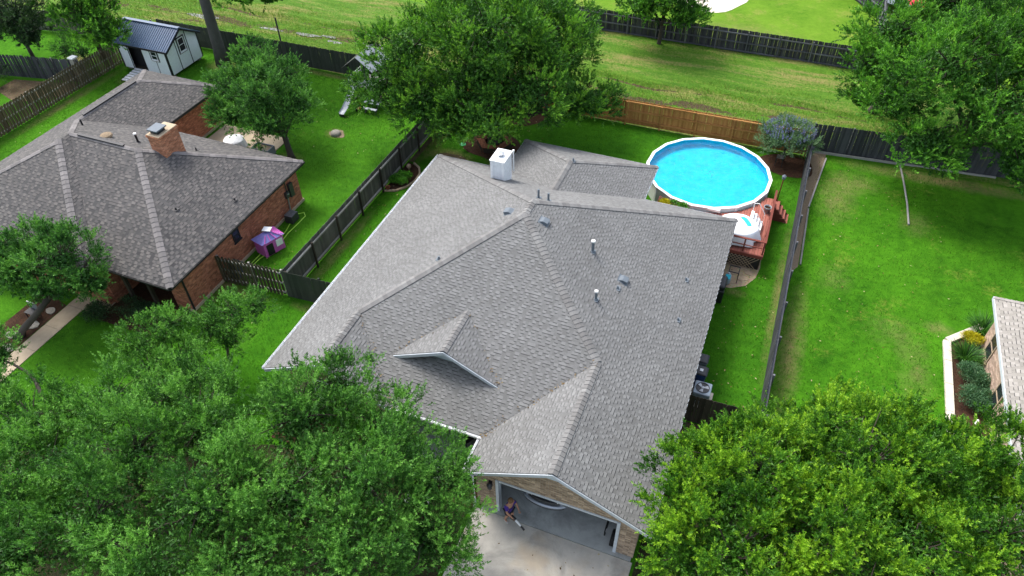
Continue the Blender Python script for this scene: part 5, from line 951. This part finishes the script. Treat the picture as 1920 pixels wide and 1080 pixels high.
# 9 lavender-blue bush
vx = tree('chaste_bush', 'round bush with lavender flowers beside the pool', (1.55,42.5), [(1.5,42.4,1.7,1.55,1.35,.95), (.7,42.2,1.5,.95,.9,.7), (2.2,42.5,1.6,.75,.95,.8)], 'leaf_sage', trunk=.08, dens=2.2, ls=.045, sub=.6, k=22, seed=77, cat='bush', group='garden shrubs', asp=.3, blen=.45)
def spikes(par, n, c, r, seed):
    g = np.random.default_rng(seed); d = unit(g.normal(size=(n,3))); d[:, 2] = np.abs(d[:, 2])*.9+.35; d = unit(d); P = c + d*r*1.03; P = np.repeat(P, 22, 0); D = np.repeat(unit(d*.5+np.array([0,0,.9])), 22, 0)
    q = len(P); t = g.random(q); cc = P + D*(t*.26)[:, None] + g.normal(size=(q,3))*.018; a = unit(g.normal(size=(q,3))); b = unit(np.cross(a, g.normal(size=(q,3)))); l = .020*g.uniform(.7, 1.4, q)
    lk(bpy.data.objects.new('flowers', np_mesh('flowers', leaf_quads(cc, a, b, l, l*.7), g.random(q), 'leaf_lav', rootloc(par))), par)
spikes(vx, 260, np.array([1.5,42.4,1.75]), np.array([1.55,1.35,1.0]), 5)
# 10 shrubs
def shrub(name, label, x, y, rx, ry, h, n, leaf, ls, seed, asp=.3, up=.6, cat='shrub', z=.03):
    t = thing(name, (x,y,0), label, cat, 'garden shrubs'); C = []; RR = []; r = random.Random(seed)
    for k in range(9): C.append((x+r.uniform(-.55,.55)*rx, y+r.uniform(-.55,.55)*ry, z+h*r.uniform(.3,.6))); RR.append((rx*.55, ry*.55, h*.5))
    leaves_obj('foliage', np.array(C), np.array(RR), n, ls, leaf, t, seed, asp, up); m = MB(); g = np.random.default_rng(seed)
    for c in C: limb(m, (x,y,0), c, .03, .01, g, 3, .05, 5)
    m.build('stems', MAT['twig'], t, True, fix=False); return t
shrub('juniper_bush', 'blue-green juniper bush in planter, farther one from camera', 11.75,27.15,.78,.72,.95,5200,'leaf_juniper',.055,1); shrub('juniper_bush', 'blue-green juniper bush in planter, nearer one to camera', 11.75,25.6,.85,.8,1.0,5600,'leaf_juniper',.055,2)
shrub('yellow_bush', 'bright yellow bush at the far corner of concrete planter', 11.9,29.6,.62,.5,.75,3400,'leaf_yellow',.045,3); shrub('bed_shrub', 'light green feathery shrub in the curved fence bed', -20.35,31.75,.75,.7,.75,3600,'leaf_shrub',.06,4)
shrub('hedge_shrub', 'dark shrub under the porch eave of red brick house', -27.2,16.7,1.7,.8,1.0,5200,'leaf_dark',.06,6); shrub('hedge_shrub', 'dark shrub below the leaning tree by red brick porch', -29.0,15.9,1.2,.8,.9,3200,'leaf_dark',.06,7)  # porch shrubs enlarged in dark leaves to deepen the shade under the eave
shrub('fern', 'small bright fern in the bed beside garage wall', -7.75,13.4,.3,.3,.4,500,'leaf_lime',.06,8)
shrub('weed_clump', 'loose green weeds between pool and deck steps', 1.35,37.4,.3,.4,.35,500,'leaf_shrub',.06,9)
def blades(name, label, x, y, r, h, n, seed, leaf='leaf_blade', w=.014, cat='plant', spread=1.0):
    t = thing(name, (x,y,0), label, cat, 'garden shrubs'); g = np.random.default_rng(seed); a = g.uniform(0, 6.28, n); q = r*np.sqrt(g.random(n))*.5; b0 = np.stack([x+q*np.cos(a), y+q*np.sin(a), np.zeros(n)+.02], 1); lean = g.uniform(.15, 1, n)*spread
    d1 = np.stack([np.cos(a)*lean, np.sin(a)*lean, np.ones(n)], 1); d1 = unit(d1); L = h*g.uniform(.7, 1.2, n); s = np.stack([-np.sin(a), np.cos(a), np.zeros(n)], 1)*w
    mid = b0 + d1*(L*.55)[:, None]; tip = mid + unit(d1*np.array([1.5,1.5,.45]))*(L*.5)[:, None]
    v = np.stack([b0-s, b0+s, mid+s*.9, mid-s*.9, mid-s*.9, mid+s*.9, tip+s*.15, tip-s*.15], 1).reshape(-1, 3)
    lk(bpy.data.objects.new('blades', np_mesh('blades', v, np.repeat(g.random(n), 2), leaf, (x,y,0))), t); return t
blades('grass_clump', 'dark green strappy plant below the yellow bush in planter', 11.55,28.5,.75,.75,420,1); blades('grass_clump', 'strappy dark green plant behind yellow bush at house corner', 12.35,30.6,.6,.9,320,2)
blades('yucca', 'spiky yucca plant in the bed beside the garage', -8.35,14.05,.25,.95,80,3,w=.03,spread=1.5); blades('grass_clump', 'wispy grass clump between the two juniper bushes', 12.05,26.4,.5,.8,140,4,'leaf_sage')

# ------------------------------------------------------------------ garage and porch things
car = thing('car', (-4.5,16.2,0), 'silver car inside the open garage, bumper just showing', 'car')
cx, yb_ = -4.5, 13.85
def sect(y, w, zs): return [(cx-w, y, zs[0]), (cx-w*1.02, y, zs[1]), (cx-w*.98, y, zs[2]), (cx-w*.72, y, zs[3]), (cx+w*.72, y, zs[3]), (cx+w*.98, y, zs[2]), (cx+w*1.02, y, zs[1]), (cx+w, y, zs[0])]
secs = [sect(yb_+.15,.78,(.32,.55,.8,.86)), sect(yb_+.5,.86,(.28,.58,.88,.98)), sect(yb_+1.4,.89,(.25,.6,.95,1.06)), sect(yb_+2.0,.89,(.25,.6,.96,1.45)), sect(yb_+3.4,.89,(.25,.6,.96,1.48)), sect(yb_+4.4,.87,(.27,.6,.95,1.05)), sect(yb_+4.8,.8,(.32,.55,.85,.9))]
m = MB(); m.add([p for s_ in secs for p in s_], [(8*i+k, 8*i+(k+1)%8, 8*(i+1)+(k+1)%8, 8*(i+1)+k) for i in range(len(secs)-1) for k in range(8)] + [tuple(range(8)), tuple(range(8*(len(secs)-1), 8*len(secs)))]); o = m.build('body', MAT['car_silver'], car, True); bevel(o, .05)
ar = [(cx+.92*math.sin(t), yb_+.42-.42*math.cos(t), .52) for t in [(-1.25+2.5*i/14) for i in range(15)]]
m = MB(); m.tube(ar, .085, 8); m.build('bumper', MAT['car_silver'], car, True); m = MB(); m.tube([(x, y+.10, .66) for x, y, z in ar[1:-1]], .09, 6); m.build('grille', MAT['black_plastic'], car)
m = MB(); m.tube([(x, y-.01, .40) for x, y, z in ar[1:-1]], .05, 6); m.build('bumper_lip', MAT['black_plastic'], car)
for sg in (-1, 1):
    bevel(MB().obox((cx+sg*.68,yb_+.26,.72), (.16,sg*.08,0), (-.02,.06,0), (0,0,.06)).build('lamp', MAT['white_trim'], car), .02)
    for y in (yb_+1.0, yb_+3.9): w_ = MB().tube([(cx+sg*.72,y,.33),(cx+sg*.92,y,.33)], .33, 20).build('wheel', MAT['rubber'], car); MB().tube([(cx+sg*.925,y,.33),(cx+sg*.93,y,.33)], .2, 16).build('rim', MAT['grey_metal'], w_)
MB().prism([(cx-.66,yb_+1.42,1.07),(cx+.66,yb_+1.42,1.07),(cx+.6,yb_+1.98,1.46),(cx-.6,yb_+1.98,1.46)], (0,-.02,.015)).build('windscreen', MAT['window_glass'], car)
bk = thing('bicycle', (-2.6,14.35,0), 'dark bicycle standing just inside garage by right wall', 'bicycle')
for y in (13.95, 14.95): 
    m = MB(); m.tube([(-1.9,y+.33*math.cos(t),.35+.33*math.sin(t)) for t in [2*math.pi*i/20 for i in range(21)]], .022, 6, False); m.build('wheel', MAT['rubber'], bk)
m = MB(); m.tube([(-1.9,13.95,.35),(-1.9,14.3,.75),(-1.9,14.72,.78)], .02, 6); m.tube([(-1.9,14.3,.75),(-1.9,14.45,.32),(-1.9,14.95,.35)], .02, 6); m.tube([(-1.9,14.45,.32),(-1.9,14.72,.78),(-1.9,14.95,.35)], .02, 6); m.build('frame', MAT['black_trim'], bk)
MB().tube([(-2.15,14.75,.95),(-1.9,14.72,.98),(-1.65,14.75,.95)], .018, 6).build('handlebar', MAT['black_trim'], bk); bevel(MB().box((-1.98,14.15,.82),(-1.82,14.42,.88)).build('saddle', MAT['black_plastic'], bk), .02); bk.location = (-1.9,14.45,0)
for c in bk.children: c.location = Vector((-2.6,14.35,0)) - Vector((-1.9,14.45,0))
tag(MB().tube([(-1.62,13.62,.33),(-1.46,13.62,.33)], .33, 20).build('spare_tyre', MAT['rubber'], at=(-1.55,13.62,0)), 'black tyre leaning at right side of the garage opening', 'tyre')
fn = thing('floor_fan', (-6.5,14.1,0), 'pale round floor fan just inside the left garage jamb', 'fan'); MB().lathe((-6.5,14.1,.05), [(.2,0),(.03,.04),(.03,1.1)], 12).build('stand', MAT['grey_metal'], fn)
m = MB()
for k in range(5): m.tube([(-6.5+.04*math.sin(0), 14.1+(.28-.055*k)*math.cos(t), 1.35+(.28-.055*k)*math.sin(t)) for t in [2*math.pi*i/18 for i in range(19)]], .009, 5, False)
m.build('cage', MAT['white_trim'], fn)
def chair(x, y, rz, label):
    t = thing('porch_chair', (x,y,.06), label, 'chair', 'dark porch chairs'); c, s_ = math.cos(rz), math.sin(rz); P = lambda a, b, z: (x+a*c-b*s_, y+a*s_+b*c, .06+z)
    MB().prism([P(-.27,-.25,.40),P(.27,-.25,.40),P(.27,.27,.38),P(-.27,.27,.38)], (0,0,.06)).build('seat', MAT['dark_metal'], t)
    for a in (-.25,.25):
        MB().bar(P(a,-.23,0),P(a,-.23,.62),.045).build('leg', MAT['dark_metal'], t); MB().bar(P(a,.26,0),P(a,.26,.40),.045).build('leg', MAT['dark_metal'], t); MB().bar(P(a,-.26,.63),P(a,.3,.63),.07,.03).build('armrest', MAT['dark_metal'], t)
    for a in (-.2,-.1,0,.1,.2): MB().bar(P(a,.27,.42),P(a,.40,1.0),.07,.025,(c,s_,0)).build('slat', MAT['dark_metal'], t)
chair(-8.6,15.75,2.6,'dark porch chair nearest the garage wall'); chair(-9.9,16.0,3.3,'dark porch chair farther left under the front eave')
# person with blower
def person():
    t = thing('person', (-5.6,13.0,.03), 'person in purple shirt and dark shorts at the garage opening holding a blower', 'person')
    J = {'pel': (0,0,.92,.15,.125), 'bel': (.03,.0,1.06,.165,.135), 'che': (.06,0,1.28,.185,.13), 'nk0': (.08,0,1.43,.10,.09), 'nk': (.10,0,1.49,.058,.058),
         'hd0': (.115,0,1.55,.075,.078), 'hd': (.125,0,1.63,.10,.085), 'hd1': (.12,0,1.70,.078,.07),
         'shL': (.07,.175,1.38,.07,.07), 'elL': (.12,.27,1.13,.048,.048), 'wrL': (.34,.20,1.02,.034,.034), 'haL': (.40,.17,1.0,.032,.022),
         'shR': (.07,-.175,1.38,.07,.07), 'elR': (.16,-.26,1.12,.048,.048), 'wrR': (.40,-.20,.98,.034,.034), 'haR': (.46,-.185,.96,.032,.022),
         'hiL': (0,.095,.86,.105,.105), 'knL': (.08,.11,.48,.062,.062), 'anL': (.02,.12,.10,.042,.042), 'toL': (.16,.14,.035,.04,.03),
         'hiR': (0,-.095,.86,.105,.105), 'knR': (.0,-.11,.48,.062,.062), 'anR': (-.12,-.12,.11,.042,.042), 'toR': (.03,-.14,.035,.04,.03)}
    E_ = [('pel','bel'),('bel','che'),('che','nk0'),('nk0','nk'),('nk','hd0'),('hd0','hd'),('hd','hd1'),('che','shL'),('shL','elL'),('elL','wrL'),('wrL','haL'),('che','shR'),('shR','elR'),('elR','wrR'),('wrR','haR'),('pel','hiL'),('hiL','knL'),('knL','anL'),('anL','toL'),('pel','hiR'),('hiR','knR'),('knR','anR'),('anR','toR')]
    rz = R(-25); c, s_ = math.cos(rz), math.sin(rz); names = list(J)
    def W_(p): return Vector((p[0]*c-p[1]*s_, p[0]*s_+p[1]*c, p[2]))
    def skin(nm, keys, edges, mat, grow=0, cut=None):
        me = bpy.data.meshes.new(nm); me.from_pydata([tuple(W_(J[k])) for k in keys], [(keys.index(a), keys.index(b)) for a, b in edges], []); o = lk(bpy.data.objects.new(nm, me), t)
        sm = o.modifiers.new('skin', 'SKIN'); sm.use_smooth_shade = True
        for i, k in enumerate(keys): me.skin_vertices[0].data[i].radius = (J[k][3]+grow, J[k][4]+grow)
        me.skin_vertices[0].data[0].use_root = True; o.modifiers.new('sub', 'SUBSURF').levels = 2; o.modifiers['sub'].render_levels = 2; me.materials.append(MAT[mat]); return o
    skin('body', names, E_, 'skin')
    J.update({'slL': (.11,.25,1.19,.052,.052), 'slR': (.14,-.24,1.18,.052,.052), 'hem': (.0,0,.88,.17,.145)})
    skin('shirt', ['bel','hem','che','nk0','shL','slL','shR','slR'], [('bel','hem'),('bel','che'),('che','nk0'),('che','shL'),('shL','slL'),('che','shR'),('shR','slR')], 'shirt', .017)
    J.update({'htL': (.05,.108,.58,.085,.085), 'htR': (.0,-.108,.58,.085,.085)})
    skin('shorts', ['pel','hiL','htL','hiR','htR'], [('pel','hiL'),('hiL','htL'),('pel','hiR'),('hiR','htR')], 'shorts', .014)
    h = W_((.105,0,1.665)); 
    m = MB(); m.lathe(h, [(.098,-.07),(.108,-.02),(.104,.04),(.08,.085),(.03,.105)], 16); hr = m.mesh('hair', MAT['hair'], (0,0,0), True); lk(bpy.data.objects.new('hair', hr), t)
    def dot(nm, p, r, mat): q = MB().lathe(W_(p), [(.001,-r),(r*.8,-r*.6),(r,0),(r*.8,r*.6),(.001,r)], 8); lk(bpy.data.objects.new(nm, q.mesh(nm, MAT[mat], (0,0,0), True)), t)
    for yy_ in (-.032,.032): dot('eye', (.205,yy_,1.635), .011, 'black_trim')
    dot('nose', (.222,0,1.605), .016, 'skin'); dot('mouth', (.208,0,1.57), .012, 'pink')
    for yy_ in (-.088,.088): dot('ear', (.115,yy_,1.62), .022, 'skin')
    for nm in ('L','R'):
        a = J['an'+nm]; b = J['to'+nm]; m = MB(); p, q = W_((a[0]-.05,a[1],.045)), W_((b[0]+.05,b[1],.04)); m.bar(p, q, .09, .075); o = lk(bpy.data.objects.new('shoe', m.mesh('shoe', MAT['shoe'])), t); bevel(o, .025, 3)
        hd = J['ha'+nm]; m = MB()
        for f, ln in ((-.025,.055),(-.009,.065),(.008,.062),(.024,.05)): 
            b0 = W_((hd[0]+.02, hd[1]+f, hd[2])); b1 = W_((hd[0]+.02+ln*.6, hd[1]+f, hd[2]-.012)); b2 = W_((hd[0]+.02+ln*.75, hd[1]+f, hd[2]-.045)); m.tube([b0, b1, b2], [.010,.009,.007], 6)
        m.tube([W_((hd[0]-.01,hd[1]+(.028 if nm == 'R' else -.028),hd[2])), W_((hd[0]+.025,hd[1]+(.05 if nm == 'R' else -.05),hd[2]-.01)), W_((hd[0]+.045,hd[1]+(.045 if nm == 'R' else -.045),hd[2]-.035))], [.012,.010,.008], 6)
        lk(bpy.data.objects.new('fingers', m.mesh('fingers', MAT['skin'], (0,0,0), True)), t)
    bl = thing('leaf_blower', Vector((-5.6,13.0,.0)) + W_((.5,-.1,.9)), 'black and white leaf blower held by the person', 'blower'); o0 = Vector((-5.6,13.0,.03))
    m = MB(); m.tube([o0+W_((.30,-.17,.92)), o0+W_((.52,-.15,.90))], [.085,.075], 12); m.build('motor', MAT['black_plastic'], bl, True); m = MB(); m.tube([o0+W_((.52,-.15,.90)), o0+W_((.64,-.12,.80)), o0+W_((.76,-.10,.70))], [.045,.04,.035], 10); m.build('nozzle', MAT['white_trim'], bl, True); m = MB(); m.tube([o0+W_((.76,-.10,.70)), o0+W_((.92,-.07,.57))], [.036,.045], 10); m.build('nozzle_tip', MAT['black_plastic'], bl, True)
    m = MB(); m.tube([o0+W_((.33,-.17,.99)), o0+W_((.38,-.18,1.03)), o0+W_((.50,-.17,1.0)), o0+W_((.54,-.16,.95))], .017, 8); m.build('handle', MAT['black_plastic'], bl, True)
person()

# ------------------------------------------------------------------ short grass standing on the lawns
def grass_tufts(name, rects, dens, leaf, h, seed, avoid=()):
    g = np.random.default_rng(seed); P = []
    for x0, y0, x1, y1, z in rects:
        n = int((x1-x0)*(y1-y0)*dens); q = np.stack([g.uniform(x0, x1, n), g.uniform(y0, y1, n), np.full(n, z)], 1); keep = np.ones(n, bool)
        for a0, b0, a1, b1 in avoid: keep &= ~((q[:, 0] > a0) & (q[:, 0] < a1) & (q[:, 1] > b0) & (q[:, 1] < b1))
        P.append(q[keep])
    P = np.concatenate(P); n = len(P); a = g.uniform(0, 6.283, n); lean = g.uniform(.2, 1.1, n); D = unit(np.stack([np.cos(a)*lean, np.sin(a)*lean, np.ones(n)], 1)); Sd = np.stack([-np.sin(a), np.cos(a), np.zeros(n)], 1)
    l = h*g.uniform(.6, 1.3, n); w = h*.28*g.uniform(.6, 1.2, n); v = np.stack([P-Sd*w[:, None]*.5, P+Sd*w[:, None]*.5, P+D*l[:, None]+Sd*w[:, None]*.15, P+D*l[:, None]-Sd*w[:, None]*.15], 1).reshape(-1, 3)
    tag(lk(bpy.data.objects.new(name, np_mesh(name, v, g.normal(.5, .22, n) + .16*np.sin(P[:, 0]*.9+2.1*np.sin(P[:, 1]*.37)+1.3*np.sin(P[:, 0]*.23+P[:, 1]*.61))*np.sin(P[:, 1]*.8+2.3*np.sin(P[:, 0]*.41+1)+P[:, 0]*.3), leaf, (0,0,0)))), 'short mown grass blades standing on the lawns' if name == 'lawn_grass' else 'rough drying grass on the strip behind the fences', 'grass', kind='stuff')
leafmat('blade_lawn', (.020,.078,.008), (.062,.170,.014), (.130,.265,.022), .3, .8, .04)
leafmat('blade_dry', (.07,.16,.015), (.13,.24,.03), (.28,.28,.09), .3, .7, .1)
grass_tufts('lawn_grass', [(-48.4,22,-41.7,42.5,0), (-35,33.6,-21.1,42.5,0), (-29.7,28.2,-21.1,33.6,0), (-24.9,14,-21.1,28.2,0), (-21.1,13,-17.6,42,0), (-17.6,32,2.8,43,0), (-.6,20.4,2.8,32,0), (3.0,19,12.2,44,0), (12.2,30.4,22,40,0), (-30.5,8,-25.3,16.2,0), (-24.9,8,-20,14,0)], 95, 'blade_lawn', .085, 5,
            avoid=[(-18.8,35.8,-14,39.4), (-6.2,34.1,1.2,41.5), (-4.8,31.2,2.1,36.6), (.1,40.7,3.7,43.3), (-20.95,30.5,-19.6,34), (-24.9,25.7,-24.2,26.5), (2.95,31.5,3.6,44), (-.6,29.3,1.6,32.4), (-18.5,40.3,-14.2,43.1), (-.3,21.1,.8,22.2), (10.6,23.4,12.3,31), (-33,20,-24.9,29), (-13.3,32,-5.2,35.3)])
for i, (x, y, r) in enumerate([(-32.0,12.6,.34),(-32.6,13.3,.3),(-32.1,14.2,.36),(-32.7,14.9,.3),(-32.05,15.3,.28),(-32.9,12.4,.3)]):
    q = blob(x, y, r, r*.8, 8, .15, i+60); tag(MB().prism([(a-x, b-y, 0) for a, b in q], (0,0,.05)).build('stepping_stone', MAT['stone_grey'], at=None), 'flat tan stepping stone beside the garden path of red brick house', 'stone', 'stepping stones by the path').location = (x, y, .015)
gs = thing('garden_chair', (-32.5,14.7,0), 'small dark metal garden chair under the leaning tree', 'chair')
MB().box((-32.8,14.5,.38),(-32.2,14.9,.42)).build('seat', MAT['black_trim'], gs); MB().box((-32.8,14.9,.42),(-32.2,14.94,.85)).build('backrest', MAT['grey_metal'], gs)
for x in (-32.75,-32.25):
    for y in (14.53,14.87): MB().box((x-.02,y-.02,0),(x+.02,y+.02,.38)).build('leg', MAT['black_trim'], gs)

# ------------------------------------------------------------------ fallen leaves
def litter(name, label, boxes, leaf, size, seed):
    g = np.random.default_rng(seed); P = []
    for x0, y0, x1, y1, z, n in boxes: P.append(np.stack([g.uniform(x0, x1, n), g.uniform(y0, y1, n), np.full(n, z) + g.uniform(0, .02, n)], 1))
    P = np.concatenate(P); n = len(P); a = g.uniform(0, 6.28, n); A = unit(np.stack([np.cos(a), np.sin(a), g.normal(0, .15, n)], 1)); B = unit(np.stack([-np.sin(a), np.cos(a), g.normal(0, .2, n)], 1)); l = size*g.uniform(.5, 1.3, n)
    tag(lk(bpy.data.objects.new(name, np_mesh(name, leaf_quads(P, A, B, l, l*.55), g.random(n), leaf, (0,0,0)))), label, 'leaves', kind='stuff')
leafmat('leaf_dead', (.06,.035,.015), (.20,.13,.05), (.45,.38,.22), .1, .8, .1)
litter('fallen_leaves', 'dry leaves scattered over lawns and driveway', [(-20.8,21,-17.7,32,.09,60), (-19,35,-13,42,.08,160), (-30,33,-21.2,42,.09,120), (3.4,20,11,43,.09,170), (-.3,20.5,2.7,31,.09,110), (-7,8,-.8,13,.035,60), (-24.8,14,-21.2,27,.09,60), (-47,26,-42,36,.09,40), (-13,31.8,-9,33,.1,10)], 'leaf_dead', .05, 3)
litter('floating_leaves', 'dark leaf bits floating on the pool water', [(-3.0,37.3,-2.2,38.0,PH-.12,34), (-.6,35.4,.5,36.2,PH-.12,26), (-5.4,38.4,-4.4,39.4,PH-.12,22)], 'leaf_dark', .035, 4)

def valley_litter(seed):
    g = np.random.default_rng(seed); P = []
    for a, b, n in (((-7.35,14.7,z0), (RX,GY,RZ), 70), ((-11.4,14.7,z0), (LWX,VY,LWZ), 60), ((-12.2,16.5,3.5), (-9.75,18.95,4.72), 26), ((-7.4,16.5,3.5), (-9.75,18.95,4.72), 26)):
        t = g.random(n)**1.6; a, b = np.array(a), np.array(b); P.append(a + (b-a)*t[:, None] + g.normal(size=(n,3))*np.array([.10,.10,0]) + np.array([0,0,.085]))
    P = np.concatenate(P); n = len(P); a = g.uniform(0, 6.28, n); A = unit(np.stack([np.cos(a), np.sin(a), g.normal(0, .2, n)], 1)); B = unit(np.stack([-np.sin(a), np.cos(a), g.normal(0, .2, n)], 1)); l = .045*g.uniform(.5, 1.3, n)
    tag(lk(bpy.data.objects.new('roof_leaves', np_mesh('roof_leaves', leaf_quads(P, A, B, l, l*.5), g.random(n)*.7, 'leaf_dead', (0,0,0)))), 'brown leaf bits caught in the valleys of grey roof', 'leaves', kind='stuff')
valley_litter(9)

grass_tufts('field_grass', [(-44,44.7,9,56.2,.10), (-60,43.0,-44,56.2,.10)], 55, 'blade_dry', .17, 15)
